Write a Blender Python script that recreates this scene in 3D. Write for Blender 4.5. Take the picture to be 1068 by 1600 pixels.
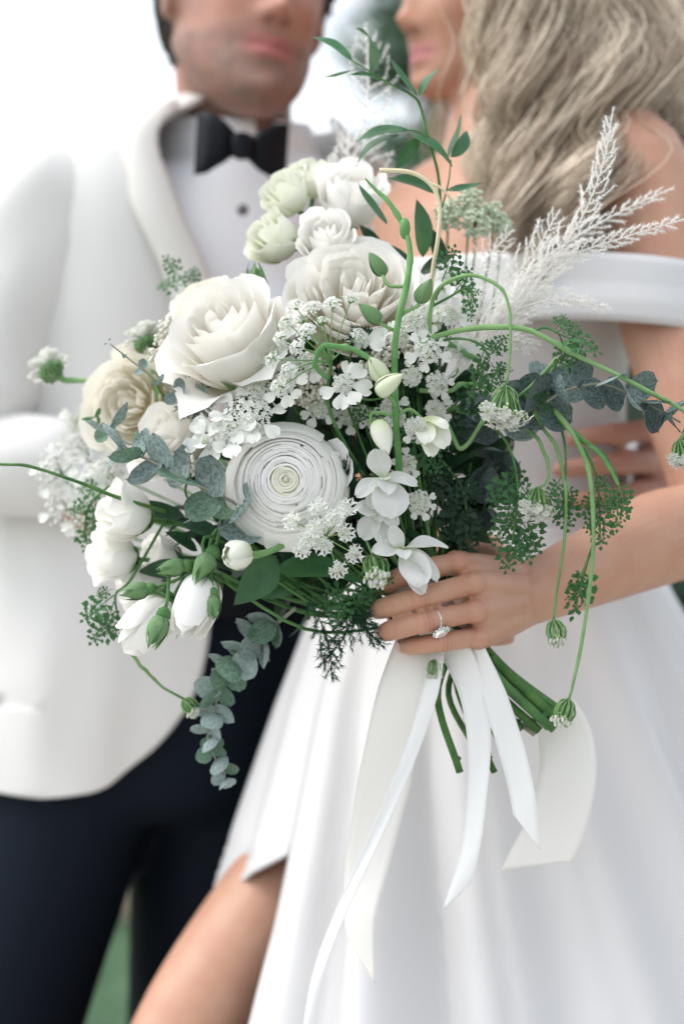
import bpy, bmesh, math, random
import numpy as np
from mathutils import Vector, Matrix, noise

for _o in list(bpy.data.objects):
    bpy.data.objects.remove(_o)
S = bpy.context.scene
COL = S.collection
R = math.radians

# ------------------------------------------------------------------ camera
CAM_Z = 1.10
K = 36.0 / 85.0 / 1600.0
cam = bpy.data.objects.new('camera', bpy.data.cameras.new('camera'))
COL.objects.link(cam)
cam.location = (0, 0, CAM_Z)
cam.rotation_euler = (R(90), 0, 0)
cam.data.sensor_fit = 'VERTICAL'
cam.data.sensor_height = 36.0
cam.data.sensor_width = 24.0
cam.data.lens = 85.0
cam.data.clip_start = 0.05
cam.data.clip_end = 600
cam.data.dof.use_dof = True
cam.data.dof.focus_distance = 1.935
cam.data.dof.aperture_fstop = 2.7
S.camera = cam

# ------------------------------------------------------------------ daylight
W = bpy.data.worlds.new('World')
S.world = W
W.use_nodes = True
nt = W.node_tree
nt.nodes.clear()
SUN_EL, SUN_AZ = R(58), R(-85)      # azimuth measured from +Y towards +X
sky = nt.nodes.new('ShaderNodeTexSky')
sky.sky_type = 'NISHITA'
sky.sun_disc = False
sky.sun_elevation = SUN_EL
sky.sun_rotation = SUN_AZ
sky.air_density = 1.0
sky.dust_density = 2.0
sky.ozone_density = 1.0
hs = nt.nodes.new('ShaderNodeHueSaturation')
hs.inputs['Saturation'].default_value = 0.30
bg = nt.nodes.new('ShaderNodeBackground')
bg.inputs['Strength'].default_value = 0.15
wo = nt.nodes.new('ShaderNodeOutputWorld')
nt.links.new(sky.outputs[0], hs.inputs['Color'])
nt.links.new(hs.outputs[0], bg.inputs['Color'])
nt.links.new(bg.outputs[0], wo.inputs['Surface'])

sl = bpy.data.lights.new('sun', 'SUN')
sl.energy = 0.9
sl.angle = R(45)
sl.color = (1.0, 0.965, 0.92)
sun = bpy.data.objects.new('sun', sl)
COL.objects.link(sun)
_d = Vector((math.sin(SUN_AZ) * math.cos(SUN_EL), math.cos(SUN_AZ) * math.cos(SUN_EL), math.sin(SUN_EL)))
sun.rotation_euler = _d.to_track_quat('Z', 'Y').to_euler()
sun.location = (0, 0, 6)

S.view_settings.view_transform = 'Standard'
S.view_settings.look = 'None'
S.view_settings.gamma = 1.0
S.view_settings.exposure = 1.17
S.render.engine = 'CYCLES'
S.cycles.use_denoising = True
S.cycles.max_bounces = 14
S.cycles.diffuse_bounces = 10
S.cycles.transmission_bounces = 10
S.cycles.glossy_bounces = 3
S.cycles.transparent_max_bounces = 8
S.cycles.caustics_reflective = False
S.cycles.caustics_refractive = False

# ------------------------------------------------------------------ helpers
def P(px, py, d):
    """a point of the place: d metres in front of where the photographer stood"""
    return np.array([(px - 534) * K * d, d, CAM_Z - (py - 800) * K * d])

def view_dir(r, u, t):
    v = np.array([r, -t, u], float)
    return v / np.linalg.norm(v)

def nrm(v):
    v = np.asarray(v, float)
    n = np.linalg.norm(v)
    return v / n if n > 1e-12 else np.array([0, 0, 1.0])

def frame(loc, z, roll=0.0, scale=1.0, up=None):
    """matrix whose local Z looks along z"""
    z = nrm(z)
    ref = np.array([0, 0, 1.0]) if up is None else nrm(up)
    if abs(np.dot(ref, z)) > 0.97:
        ref = np.array([0, 1.0, 0])
    x = nrm(np.cross(ref, z))
    y = np.cross(z, x)
    c, s = math.cos(roll), math.sin(roll)
    x2, y2 = x * c + y * s, -x * s + y * c
    m = Matrix.Identity(4)
    for i in range(3):
        m[i][0], m[i][1], m[i][2], m[i][3] = x2[i] * scale, y2[i] * scale, z[i] * scale, loc[i]
    return m

def spline(pts, n=8):
    """Catmull-Rom through the points, n steps a span"""
    p = np.asarray(pts, float)
    if len(p) == 2:
        t = np.linspace(0, 1, n + 1)[:, None]
        return p[0] * (1 - t) + p[1] * t
    q = np.vstack([2 * p[0] - p[1], p, 2 * p[-1] - p[-2]])
    out = []
    for i in range(len(p) - 1):
        a, b, c, d = q[i:i + 4]
        for k in range(n):
            t = k / n
            out.append(0.5 * ((2 * b) + (c - a) * t + (2 * a - 5 * b + 4 * c - d) * t * t + (3 * b - a - 3 * c + d) * t ** 3))
    out.append(p[-1])
    return np.array(out)

def px_spline(lst, n=8):
    return spline([P(*q) for q in lst], n)

class MB:
    """collects shapes for one mesh"""
    def __init__(s):
        s.v, s.f, s.uv, s.n = [], [], [], 0
    def add(s, v, f, uv=None):
        v = np.asarray(v, float)
        s.v.append(v)
        s.uv.append(np.zeros((len(v), 2)) if uv is None else np.asarray(uv, float))
        o = s.n
        s.f.extend([tuple(i + o for i in q) for q in f])
        s.n += len(v)
        return s
    def grid(s, pts, closed=False, uv=None):
        nv, nu = pts.shape[:2]
        f = []
        for j in range(nv - 1):
            for i in range(nu if closed else nu - 1):
                a, b = j * nu + i, j * nu + (i + 1) % nu
                f.append((a, b, b + nu, a + nu))
        if uv is None:
            U, V = np.meshgrid(np.linspace(0, 1, nu), np.linspace(0, 1, nv))
            uv = np.stack([U, V], -1)
        return s.add(pts.reshape(-1, 3), f, uv.reshape(-1, 2))
    def tube(s, pts, rad, n=6, cap=True, sx=None):
        p = np.asarray(pts, float)
        m = len(p)
        rad = np.interp(np.linspace(0, 1, m), np.linspace(0, 1, len(np.atleast_1d(rad))), np.atleast_1d(rad))
        t = np.gradient(p, axis=0)
        t /= np.linalg.norm(t, axis=1)[:, None] + 1e-12
        ref = np.array([0, 0, 1.0]) if abs(t[0][2]) < 0.9 else np.array([1.0, 0, 0])
        x = nrm(np.cross(ref, t[0]))
        rings = np.zeros((m, n, 3))
        a = np.arange(n) * 2 * math.pi / n
        for i in range(m):
            x = nrm(x - t[i] * np.dot(x, t[i]))
            y = np.cross(t[i], x)
            rings[i] = p[i] + rad[i] * (np.cos(a)[:, None] * x + np.sin(a)[:, None] * y)
        U, V = np.meshgrid(np.linspace(0, 1, n), np.linspace(0, 1, m))
        o = s.n
        s.grid(rings, True, np.stack([U, V], -1))
        if cap and n > 2:
            s.f.append(tuple(o + i for i in range(n))[::-1])
            s.f.append(tuple(o + (m - 1) * n + i for i in range(n)))
        return s
    def loft(s, st, n=28, cap=True, power=2.0):
        """st: list of (centre, ax, ay) with ax, ay half-axis vectors"""
        a = np.arange(n) * 2 * math.pi / n
        ca, sa = np.cos(a), np.sin(a)
        e = 2.0 / power
        ca, sa = np.sign(ca) * np.abs(ca) ** e, np.sign(sa) * np.abs(sa) ** e
        rings = np.array([np.asarray(c) + ca[:, None] * np.asarray(ax) + sa[:, None] * np.asarray(ay) for c, ax, ay in st])
        o = s.n
        s.grid(rings, True)
        if cap:
            m = len(st)
            s.f.append(tuple(o + i for i in range(n))[::-1])
            s.f.append(tuple(o + (m - 1) * n + i for i in range(n)))
        return s
    def ball(s, c, r, nu=8, nv=5, axes=None):
        c = np.asarray(c, float)
        r = np.ones(3) * r
        th = np.linspace(0, math.pi, nv + 1)[1:-1]
        ph = np.arange(nu) * 2 * math.pi / nu
        ring = np.stack([np.outer(np.sin(th), np.cos(ph)), np.outer(np.sin(th), np.sin(ph)), np.outer(np.cos(th), np.ones(nu))], -1) * r
        pts = np.vstack([[[0, 0, r[2]]], ring.reshape(-1, 3), [[0, 0, -r[2]]]])
        if axes is not None:
            pts = pts @ np.asarray(axes)
        f = []
        for i in range(nu):
            f.append((0, 1 + i, 1 + (i + 1) % nu))
        for j in range(nv - 2):
            for i in range(nu):
                a, b = 1 + j * nu + i, 1 + j * nu + (i + 1) % nu
                f.append((a, a + nu, b + nu, b))
        L = len(pts) - 1
        o = 1 + (nv - 2) * nu
        for i in range(nu):
            f.append((o + i, L, o + (i + 1) % nu))
        V = (pts[:, 2:3] / (2 * r[2]) + .5) if axes is None else np.zeros((len(pts), 1)) + .5
        return s.add(pts + c, f, np.hstack([V * 0, V]))
    def put(s, other, M=None):
        v = np.vstack(other.v)
        if M is not None:
            A = np.array(M)
            v = v @ A[:3, :3].T + A[:3, 3]
        return s.add(v, other.f, np.vstack(other.uv))
    def mesh(s, name, smooth=True):
        me = bpy.data.meshes.new(name)
        v = np.vstack(s.v)
        me.from_pydata(v.tolist(), [], s.f)
        uv = np.vstack(s.uv)
        lay = me.uv_layers.new(name='UVMap')
        li = np.zeros(len(me.loops), dtype=np.int32)
        me.loops.foreach_get('vertex_index', li)
        lay.data.foreach_set('uv', uv[li].astype(np.float32).ravel())
        if smooth:
            me.polygons.foreach_set('use_smooth', np.ones(len(me.polygons), dtype=bool))
        me.update()
        return me

def link(name, me, mat=None, parent=None, M=None, label=None):
    """one object; M is its matrix in the parent's space"""
    o = bpy.data.objects.new(name, me)
    COL.objects.link(o)
    if mat is not None and len(me.materials) == 0:
        me.materials.append(mat)
    if parent is not None:
        o.parent = parent
    if M is not None:
        o.matrix_basis = M
    if label:
        o['label'] = label
    return o

def world_child(o, parent):
    """keep world placement under a parent that only has a location"""
    o.parent = parent
    o.matrix_parent_inverse = Matrix.Translation(-Vector(parent.location))
    return o

def thing(name, label, cat, loc=(0, 0, 0), group=None):
    o = bpy.data.objects.new(name, None)
    o.empty_display_size = 0.1
    COL.objects.link(o)
    o.location = loc
    o['label'] = label
    o['category'] = cat
    if group:
        o['group'] = group
    return o

# ------------------------------------------------------------------ materials
MATS = {}
def mat(name, col, rough=0.6, spec=0.3, trans=0.0, var=0.0, scale=30.0, col2=None, bump=0.0, bscale=200.0,
        mixf=1.0, metal=0.0, sheen=0.0, base=None, bpos=(0.0, 0.35), sss=0.0, attr=None, stretch=(1, 1, 1), coat=0.0, uvn=False, trcol=None):
    """col..col2 mixed by noise; base: colour at the root of a petal or leaf (UV v), attr: colour attribute"""
    m = bpy.data.materials.new(name)
    m.use_nodes = True
    n, l = m.node_tree.nodes, m.node_tree.links
    n.clear()
    out = n.new('ShaderNodeOutputMaterial')
    b = n.new('ShaderNodeBsdfPrincipled')
    b.inputs['Roughness'].default_value = rough
    b.inputs['Specular IOR Level'].default_value = spec
    b.inputs['Metallic'].default_value = metal
    if sheen:
        b.inputs['Sheen Weight'].default_value = sheen
        b.inputs['Sheen Roughness'].default_value = 0.4
    if coat:
        b.inputs['Coat Weight'].default_value = coat
    if sss:
        b.inputs['Subsurface Weight'].default_value = sss
        b.inputs['Subsurface Radius'].default_value = (0.012, 0.004, 0.002)
        b.inputs['Subsurface Scale'].default_value = 1.0
    tc = n.new('ShaderNodeTexCoord')
    mp = n.new('ShaderNodeMapping')
    mp.inputs['Scale'].default_value = stretch
    l.new(tc.outputs['UV' if uvn else 'Object'], mp.inputs['Vector'])
    nz = n.new('ShaderNodeTexNoise')
    nz.inputs['Scale'].default_value = scale
    nz.inputs['Detail'].default_value = 4
    l.new(mp.outputs[0], nz.inputs['Vector'])
    if attr:
        a = n.new('ShaderNodeAttribute')
        a.attribute_name = attr
        cur = a.outputs['Color']
    else:
        rgb = n.new('ShaderNodeRGB')
        rgb.outputs[0].default_value = (*col, 1)
        cur = rgb.outputs[0]
    if col2 is not None:
        mr = n.new('ShaderNodeMapRange')
        mr.inputs[1].default_value, mr.inputs[2].default_value = 0.38, 0.62
        mr.inputs[4].default_value = mixf
        l.new(nz.outputs['Fac'], mr.inputs[0])
        mx = n.new('ShaderNodeMix')
        mx.data_type = 'RGBA'
        l.new(mr.outputs[0], mx.inputs[0])
        l.new(cur, mx.inputs[6])
        mx.inputs[7].default_value = (*col2, 1)
        cur = mx.outputs[2]
    if var:
        h = n.new('ShaderNodeHueSaturation')
        oi = n.new('ShaderNodeObjectInfo')
        ad = n.new('ShaderNodeMapRange')
        ad.inputs[3].default_value, ad.inputs[4].default_value = 1 - var, 1 + var
        l.new(oi.outputs['Random'], ad.inputs[0])
        l.new(ad.outputs[0], h.inputs['Value'])
        l.new(cur, h.inputs['Color'])
        cur = h.outputs[0]
    if base is not None:
        uvn_ = n.new('ShaderNodeSeparateXYZ')
        l.new(tc.outputs['UV'], uvn_.inputs[0])
        mr = n.new('ShaderNodeMapRange')
        mr.interpolation_type = 'SMOOTHSTEP'
        mr.inputs[1].default_value, mr.inputs[2].default_value = bpos
        l.new(uvn_.outputs['Y'], mr.inputs[0])
        mx = n.new('ShaderNodeMix')
        mx.data_type = 'RGBA'
        l.new(mr.outputs[0], mx.inputs[0])
        mx.inputs[6].default_value = (*base, 1)
        l.new(cur, mx.inputs[7])
        cur = mx.outputs[2]
    l.new(cur, b.inputs['Base Color'])
    if bump:
        bn = n.new('ShaderNodeTexNoise')
        bn.inputs['Scale'].default_value = bscale
        bn.inputs['Detail'].default_value = 3
        l.new(mp.outputs[0], bn.inputs['Vector'])
        bp = n.new('ShaderNodeBump')
        bp.inputs['Strength'].default_value = bump
        bp.inputs['Distance'].default_value = 0.001
        l.new(bn.outputs['Fac'], bp.inputs['Height'])
        l.new(bp.outputs[0], b.inputs['Normal'])
    sh = b.outputs[0]
    if trans:
        t = n.new('ShaderNodeBsdfTranslucent')
        if trcol:
            t.inputs[0].default_value = (*trcol, 1)
        else:
            l.new(cur, t.inputs[0])
        mx = n.new('ShaderNodeMixShader')
        mx.inputs[0].default_value = trans
        l.new(sh, mx.inputs[1])
        l.new(t.outputs[0], mx.inputs[2])
        sh = mx.outputs[0]
    l.new(sh, out.inputs['Surface'])
    MATS[name] = m
    return m

M_ = {}
M_['petal'] = mat('petal_white', (.95, .94, .915), .55, .2, .25, bump=.05, bscale=60, stretch=(6, 1, 1), uvn=True, base=(.62, .66, .40), bpos=(0, .45))
M_['petal_rose'] = mat('petal_ivory', (.87, .855, .815), .6, .2, .26, bump=.10, bscale=40, stretch=(8, 1, 1), uvn=True, base=(.86, .80, .60), bpos=(0, .7))
M_['petal_cream'] = mat('petal_cream', (.90, .875, .80), .6, .2, .24, base=(.90, .85, .68), bpos=(0, .75))
M_['petal_heart'] = mat('petal_heart', (.86, .85, .72), .6, .2, .2)
M_['petal_green'] = mat('petal_greenish', (.86, .87, .78), .6, .2, .18, base=(.56, .64, .34), bpos=(0, .8))
M_['petal_orchid'] = mat('petal_orchid', (.78, .79, .76), .5, .25, .3, bump=.2, bscale=50, uvn=True, stretch=(8, 1, 1), base=(.62, .70, .48), bpos=(0, .4))
M_['bud_pale'] = mat('bud_pale_green', (.62, .70, .46), .45, .3, .15, col2=(.72, .76, .58), scale=40, base=(.30, .46, .18), bpos=(0, .35))
M_['bud_green'] = mat('bud_green', (.12, .25, .10), .55, .25, .15, col2=(.21, .34, .16), scale=60)
M_['floret'] = mat('floret_white', (.80, .81, .76), .6, .2, .3, var=.05)
M_['floret_green'] = mat('floret_green', (.46, .58, .30), .6, .2, .2, col2=(.62, .70, .45), scale=300)
M_['bead'] = mat('filler_bead', (.72, .68, .58), .7, .2, .1, col2=(.80, .79, .72), scale=250)
M_['sedum'] = mat('sedum_bead', (.52, .62, .44), .7, .2, .1, col2=(.70, .74, .60), scale=250)
M_['stem'] = mat('stem_green', (.065, .16, .055), .68, .15, .05, bump=.3, bscale=350, col2=(.12, .25, .085), scale=60)
M_['stem_bright'] = mat('stem_bright', (.11, .27, .09), .68, .15, .05, bump=.3, bscale=350, col2=(.17, .35, .13), scale=60)
M_['stem_pale'] = mat('stem_pale', (.24, .40, .17), .68, .15, .05, bump=.3, bscale=350, col2=(.17, .32, .12), scale=50)
M_['stem_dark'] = mat('stem_dark', (.045, .12, .035), .68, .15, 0, bump=.3, bscale=350, col2=(.09, .19, .055), scale=60)
M_['twig'] = mat('twig_grey', (.28, .29, .22), .7, .2)
M_['tendril'] = mat('tendril_cream', (.70, .62, .42), .6, .2)
M_['leaf'] = mat('leaf_green', (.036, .12, .055), .42, .4, .22, var=.25, col2=(.055, .16, .07), scale=5, bump=.2, bscale=30, trcol=(.10, .26, .06))
M_['leaf_dark_shade'] = mat('leaf_dark_shade', (.011, .040, .020), .5, .3, .12, var=.35, col2=(.022, .065, .03), scale=6, trcol=(.05, .14, .04))  # dark green leaf, deepened so the colour carries the bouquet's inner shadow
M_['parsley'] = mat('leaf_parsley', (.042, .13, .048), .55, .3, .22, var=.2, col2=(.07, .19, .07), scale=150, trcol=(.12, .3, .07))
M_['fern'] = mat('fern_dark', (.018, .068, .032), .6, .2, .1, var=.2)
M_['euc'] = mat('eucalyptus_leaf', (.15, .215, .195), .6, .3, .1, var=.18, col2=(.33, .40, .385), scale=11, bump=.4, bscale=40)
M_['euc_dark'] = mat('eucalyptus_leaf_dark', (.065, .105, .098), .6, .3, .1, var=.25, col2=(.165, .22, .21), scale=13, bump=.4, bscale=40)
M_['euc_green'] = mat('eucalyptus_leaf_green', (.10, .19, .11), .55, .3, .2, var=.2, col2=(.19, .29, .23), scale=10)
M_['euc_pale'] = mat('eucalyptus_leaf_pale', (.25, .33, .31), .65, .25, .15, var=.2, col2=(.38, .46, .45), scale=10)
M_['plume'] = mat('plume_white', (.92, .91, .88), .7, .2, .35)
M_['ribbon_satin'] = mat('ribbon_satin', (.91, .91, .90), .34, .5, .12, bump=.1, bscale=120, stretch=(1, 30, 1), uvn=True)
M_['ribbon_cream'] = mat('ribbon_cream', (.92, .90, .86), .4, .5, .10, bump=.1, bscale=120, stretch=(1, 30, 1), uvn=True)
M_['ribbon_edge'] = mat('ribbon_edge', (.84, .83, .82), .4, .4)
M_['satin'] = mat('gown_satin', (.635, .628, .628), .36, .4, 0, sheen=.15)
M_['satin_in'] = mat('gown_lining', (.74, .70, .66), .6, .2)
M_['wool_white'] = mat('jacket_cloth', (.70, .69, .668), .85, .15, 0, bump=.25, bscale=500, sheen=.15)
M_['lapel'] = mat('lapel_satin', (.70, .68, .64), .45, .3)
M_['shirt'] = mat('shirt_cotton', (.88, .90, .93), .8, .15, 0, bump=.1, bscale=600)
M_['black_cloth'] = mat('trouser_cloth', (.005, .009, .016), .7, .12, 0, bump=.15, bscale=900)
M_['black_satin'] = mat('bow_tie_satin', (.004, .005, .008), .55, .16)
M_['shoe'] = mat('shoe_leather', (.012, .011, .010), .25, .5)
M_['heel'] = mat('heel_satin', (.75, .73, .7), .4, .4)
M_['skin_bride'] = mat('skin_bride', (.6, .4, .3), .46, .4, 0, attr='skin', col2=(.44, .19, .125), scale=34, mixf=.34, sss=.12, bump=.4, bscale=420)
M_['skin_groom'] = mat('skin_groom', (.5, .33, .25), .5, .35, 0, attr='skin', col2=(.36, .14, .10), scale=40, mixf=.30, sss=.12, bump=.4, bscale=420)
M_['hair_blonde'] = mat('hair_blonde', (.36, .28, .20), .42, .4, 0, attr='tone')
M_['hair_dark'] = mat('hair_dark', (.03, .024, .02), .5, .4)
M_['nail'] = mat('nail', (.72, .50, .43), .3, .5)
M_['silver'] = mat('ring_silver', (.75, .74, .72), .2, .5, metal=1.0)
M_['button'] = mat('stud', (.12, .11, .13), .3, .5)
M_['bark'] = mat('bark', (.10, .075, .055), .9, .1, bump=.6, bscale=40)
M_['tree'] = mat('tree_leaf', (.045, .10, .05), .55, .3, .25, var=.2, col2=(.075, .15, .075), scale=2)
M_['tree_dark'] = mat('tree_leaf_dark', (.02, .055, .03), .55, .3, .2, col2=(.035, .08, .042), scale=2)
M_['stone'] = mat('wall_stone', (.42, .36, .28), .9, .1, var=.2, col2=(.34, .27, .20), scale=6, bump=.6, bscale=40)
M_['bounce_stone'] = mat('bounce_limestone', (.44, .43, .40), .85, .2, var=.08, col2=(.38, .37, .34), scale=5, bump=.3, bscale=60)  # stone of the added, unseen paving that brightens from below
M_['mulch'] = mat('soil', (.16, .11, .075), .95, .05, col2=(.11, .075, .05), scale=20)
M_['lawn'] = mat('lawn', (.085, .15, .085), .9, .1, col2=(.07, .125, .07), scale=3)
M_['blade'] = mat('grass_blade', (.09, .17, .09), .7, .2, .3, col2=(.075, .14, .075), scale=6)
def diamond_mat():
    m = bpy.data.materials.new('diamond'); m.use_nodes = True
    b = m.node_tree.nodes['Principled BSDF']
    b.inputs['Base Color'].default_value = (.9, .9, .92, 1); b.inputs['Roughness'].default_value = .05
    b.inputs['IOR'].default_value = 2.4; b.inputs['Transmission Weight'].default_value = .6
    return m
M_['diamond'] = diamond_mat()

# ------------------------------------------------------------------ ground and background
def ground():
    m = MB()
    s = 300.0
    m.add([(-s, -20, 0), (s, -20, 0), (s, s, 0), (-s, s, 0)], [(0, 1, 2, 3)])
    o = link('ground', m.mesh('ground'), M_['lawn']); o['kind'] = 'structure'
    rng = np.random.default_rng(3)
    n = 26000
    x = rng.uniform(-3.2, 3.2, n); y = rng.uniform(3.4, 6.45, n)
    h = rng.uniform(.02, .045, n); a = rng.uniform(0, 6.28, n); w = rng.uniform(.0015, .003, n)
    lx, ly = rng.normal(0, .012, n), rng.normal(0, .012, n)
    v = np.zeros((n, 3, 3))
    v[:, 0] = np.stack([x - w * np.cos(a), y - w * np.sin(a), 0 * x], 1)
    v[:, 1] = np.stack([x + w * np.cos(a), y + w * np.sin(a), 0 * x], 1)
    v[:, 2] = np.stack([x + lx, y + ly, h], 1)
    me = bpy.data.meshes.new('grass')
    me.from_pydata(v.reshape(-1, 3).tolist(), [], [(3 * i, 3 * i + 1, 3 * i + 2) for i in range(n)])
    g = link('grass', me, M_['blade'])
    g['kind'] = 'stuff'; g['label'] = 'short green lawn grass behind the couple'; g['category'] = 'grass'
def bounce_paving():
    # added unseen paving under the couple, pale slabs to bounce light up
    rnd = random.Random(2)
    base = MB(); base.add([(-4.2, -6.2, .004), (4.2, -6.2, .004), (4.2, 3.32, .004), (-4.2, 3.32, .004)], [(0, 1, 2, 3)])
    root = link('bounce_paving', base.mesh('bounce_paving'), M_['mulch']); root['kind'] = 'structure'
    b = bmesh.new(); bmesh.ops.create_cube(b, size=1)
    for v in b.verts: v.co = Vector((v.co.x * .592, v.co.y * .592, v.co.z * .03))
    bmesh.ops.bevel(b, geom=b.edges[:], offset=.006, segments=1, affect='EDGES')
    q = bpy.data.meshes.new('bounce_slab'); b.to_mesh(q); b.free()
    for i in range(14):
        for j in range(16):
            link('bounce_slab', q, M_['bounce_stone'], root, Matrix.Translation((-3.9 + .6 * i, 3.0 - .6 * j, -.006 + rnd.uniform(-.001, .001))) @ Matrix.Rotation(rnd.uniform(-.004, .004), 4, 'Z'))
ground()
bounce_paving()

def low_wall():
    rnd = random.Random(5)
    root = thing('garden_wall', 'low tan stone garden edging behind the lawn', 'garden wall', (0, 6.6, 0))
    me = []
    for k in range(4):
        b = bmesh.new()
        bmesh.ops.create_cube(b, size=1)
        for v in b.verts:
            v.co = Vector((v.co.x * .38, v.co.y * .26, v.co.z * .15)) + Vector([rnd.uniform(-.012, .012) for _ in range(3)])
        bmesh.ops.bevel(b, geom=b.edges[:], offset=.018, segments=2, affect='EDGES')
        q = bpy.data.meshes.new('stone'); b.to_mesh(q); b.free(); me.append(q)
    for c in range(2):
        x = -3.6 + .19 * c
        while x < 3.6:
            o = link('stone', me[rnd.randrange(4)], M_['stone'], root,
                     Matrix.Translation((x, rnd.uniform(-.015, .015), .075 + c * .155)) @ Matrix.Rotation(rnd.uniform(-.03, .03), 4, 'Z'))
            x += .392
    m = MB()
    m.grid(np.array([[(x, y, .18 + .05 * math.sin(x * 3) + .25 * (y > .9)) for x in np.linspace(-8, 8, 40)] for y in np.linspace(.13, 3.5, 8)]))
    o = link('soil_bed', m.mesh('soil_bed'), M_['mulch'], None, Matrix.Translation((0, 6.6, 0))); o['kind'] = 'structure'
low_wall()

def tree_mesh(seed, H, rx, ry, z0, n, leaf):
    rng = np.random.default_rng(seed)
    nc = 46
    cz = rng.uniform(0, 1, nc)
    prof = np.sqrt(np.clip(1 - (cz * 1.7 - .75) ** 2 / 1.05, .05, 1))
    ca = rng.uniform(0, 6.28, nc); cr = np.sqrt(rng.uniform(.15, 1, nc)) * prof
    cen = np.stack([np.cos(ca) * cr * rx, np.sin(ca) * cr * ry, z0 + cz * (H - z0)], 1)
    idx = rng.integers(0, nc, n)
    g = rng.normal(0, 1, (n, 3)); g /= np.linalg.norm(g, axis=1)[:, None]
    p = cen[idx] + g * (rng.uniform(.25, 1, n) ** .5)[:, None] * rng.uniform(.3, .55, nc)[idx][:, None] * np.array([1, 1, .8])
    d = rng.normal(0, 1, (n, 3)); d /= np.linalg.norm(d, axis=1)[:, None]
    e = np.cross(d, rng.normal(0, 1, (n, 3))); e /= np.linalg.norm(e, axis=1)[:, None]
    L = leaf * rng.uniform(.6, 1.3, n)[:, None]
    v = np.stack([p - d * L, p + e * L * .45, p + d * L, p - e * L * .45], 1).reshape(-1, 3)
    me = bpy.data.meshes.new('crown')
    me.from_pydata(v.tolist(), [], [(4 * i, 4 * i + 1, 4 * i + 2, 4 * i + 3) for i in range(n)])
    t = MB()
    t.tube(spline([(0, 0, 0), (.05, .03, z0), (0, 0, H * .6), (.05, 0, H * .92)], 5), [.13, .11, .06, .02], 10)
    for k in range(0, nc, 3):
        zz = min(cen[k][2] * .75, H * .85)
        t.tube(spline([(0.02, 0, zz), cen[k] * np.array([.5, .5, 1]) * np.array([1, 1, .9]), cen[k]], 4), [.035, .01], 5)
    return me, t.mesh('trunk')

def trees():
    spec = [(.88, 11.5, 5.2, .85, .3, 'tree', 'broad green tree between the two heads'),
            (2.05, 10.5, 5.0, .9, .15, 'tree_dark', 'dark bushy tree behind the bare shoulder'),
            (1.75, 15.5, 6.6, 1.5, .4, 'tree', 'tall tree farther back behind the blonde hair'),
            (3.9, 13.0, 6.0, 1.7, .2, 'tree_dark', 'wide dark tree by the rightmost edge'),
            ]
    for i, (x, y, H, r, z0, mt, lab) in enumerate(spec):
        a, b = tree_mesh(20 + i, H, r, r, z0, 9000, .075)
        root = thing('tree', lab, 'tree', (x, y, 0), 'trees behind the couple')
        link('crown', a, M_[mt], root); link('trunk', b, M_['bark'], root)
    # low hedge bushes under the trees
    for i, (x, y, H, r, lab) in enumerate([(1.9, 8.4, 1.35, .75, 'rounded dark green shrub behind the forearm'),
                                           (3.2, 8.8, 1.5, .85, 'larger dark green shrub at the edge behind the skirt'),
                                           (.55, 9.2, 1.1, .6, 'small dark shrub behind the bouquet')]):
        a, b = tree_mesh(60 + i, H, r, r, .05, 6000, .05)
        root = thing('shrub', lab, 'shrub', (x, y, .15), 'shrubs in the soil bed')
        link('foliage', a, M_['tree_dark'], root); link('stem', b, M_['bark'], root)
trees()
# ------------------------------------------------------------------ people
Z = np.array([0, 0, 1.0])

def fast_mesh(name, v, f, smooth=True):
    me = bpy.data.meshes.new(name)
    v = np.asarray(v, np.float32).reshape(-1, 3); f = np.asarray(f, np.int32)
    me.vertices.add(len(v)); me.vertices.foreach_set('co', v.ravel())
    k = f.shape[1]
    me.loops.add(f.size); me.loops.foreach_set('vertex_index', f.ravel())
    me.polygons.add(len(f))
    me.polygons.foreach_set('loop_start', np.arange(len(f), dtype=np.int32) * k)
    me.update(calc_edges=True)
    if smooth:
        me.polygons.foreach_set('use_smooth', np.ones(len(f), dtype=bool))
    return me

def remeshed(mb, voxel, it=8, fac=.5, name='skin'):
    me = mb.mesh('tmp')
    o = bpy.data.objects.new('tmp', me); COL.objects.link(o)
    m = o.modifiers.new('r', 'REMESH'); m.mode = 'VOXEL'; m.voxel_size = voxel; m.use_smooth_shade = True
    s = o.modifiers.new('s', 'SMOOTH'); s.iterations = it; s.factor = fac
    bpy.context.view_layer.update()
    dg = bpy.context.evaluated_depsgraph_get()
    new = bpy.data.meshes.new_from_object(o.evaluated_get(dg))
    bpy.data.objects.remove(o); bpy.data.meshes.remove(me)
    new.name = name
    return new

def verts_of(me):
    a = np.zeros(len(me.vertices) * 3, np.float32); me.vertices.foreach_get('co', a)
    return a.reshape(-1, 3).astype(float)

def join_meshes(name, lst):
    v, li, lt, o = [], [], [], 0
    for me in lst:
        vv = verts_of(me); v.append(vv)
        a = np.zeros(len(me.loops), np.int32); me.loops.foreach_get('vertex_index', a); li.append(a + o)
        b = np.zeros(len(me.polygons), np.int32); me.polygons.foreach_get('loop_total', b); lt.append(b)
        o += len(vv)
    v, li, lt = np.vstack(v), np.concatenate(li), np.concatenate(lt)
    me = bpy.data.meshes.new(name)
    me.vertices.add(len(v)); me.vertices.foreach_set('co', v.astype(np.float32).ravel())
    me.loops.add(len(li)); me.loops.foreach_set('vertex_index', li.astype(np.int32))
    me.polygons.add(len(lt)); me.polygons.foreach_set('loop_start', np.concatenate([[0], np.cumsum(lt)[:-1]]).astype(np.int32))
    me.update(calc_edges=True)
    me.polygons.foreach_set('use_smooth', np.ones(len(lt), dtype=bool))
    return me

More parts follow.
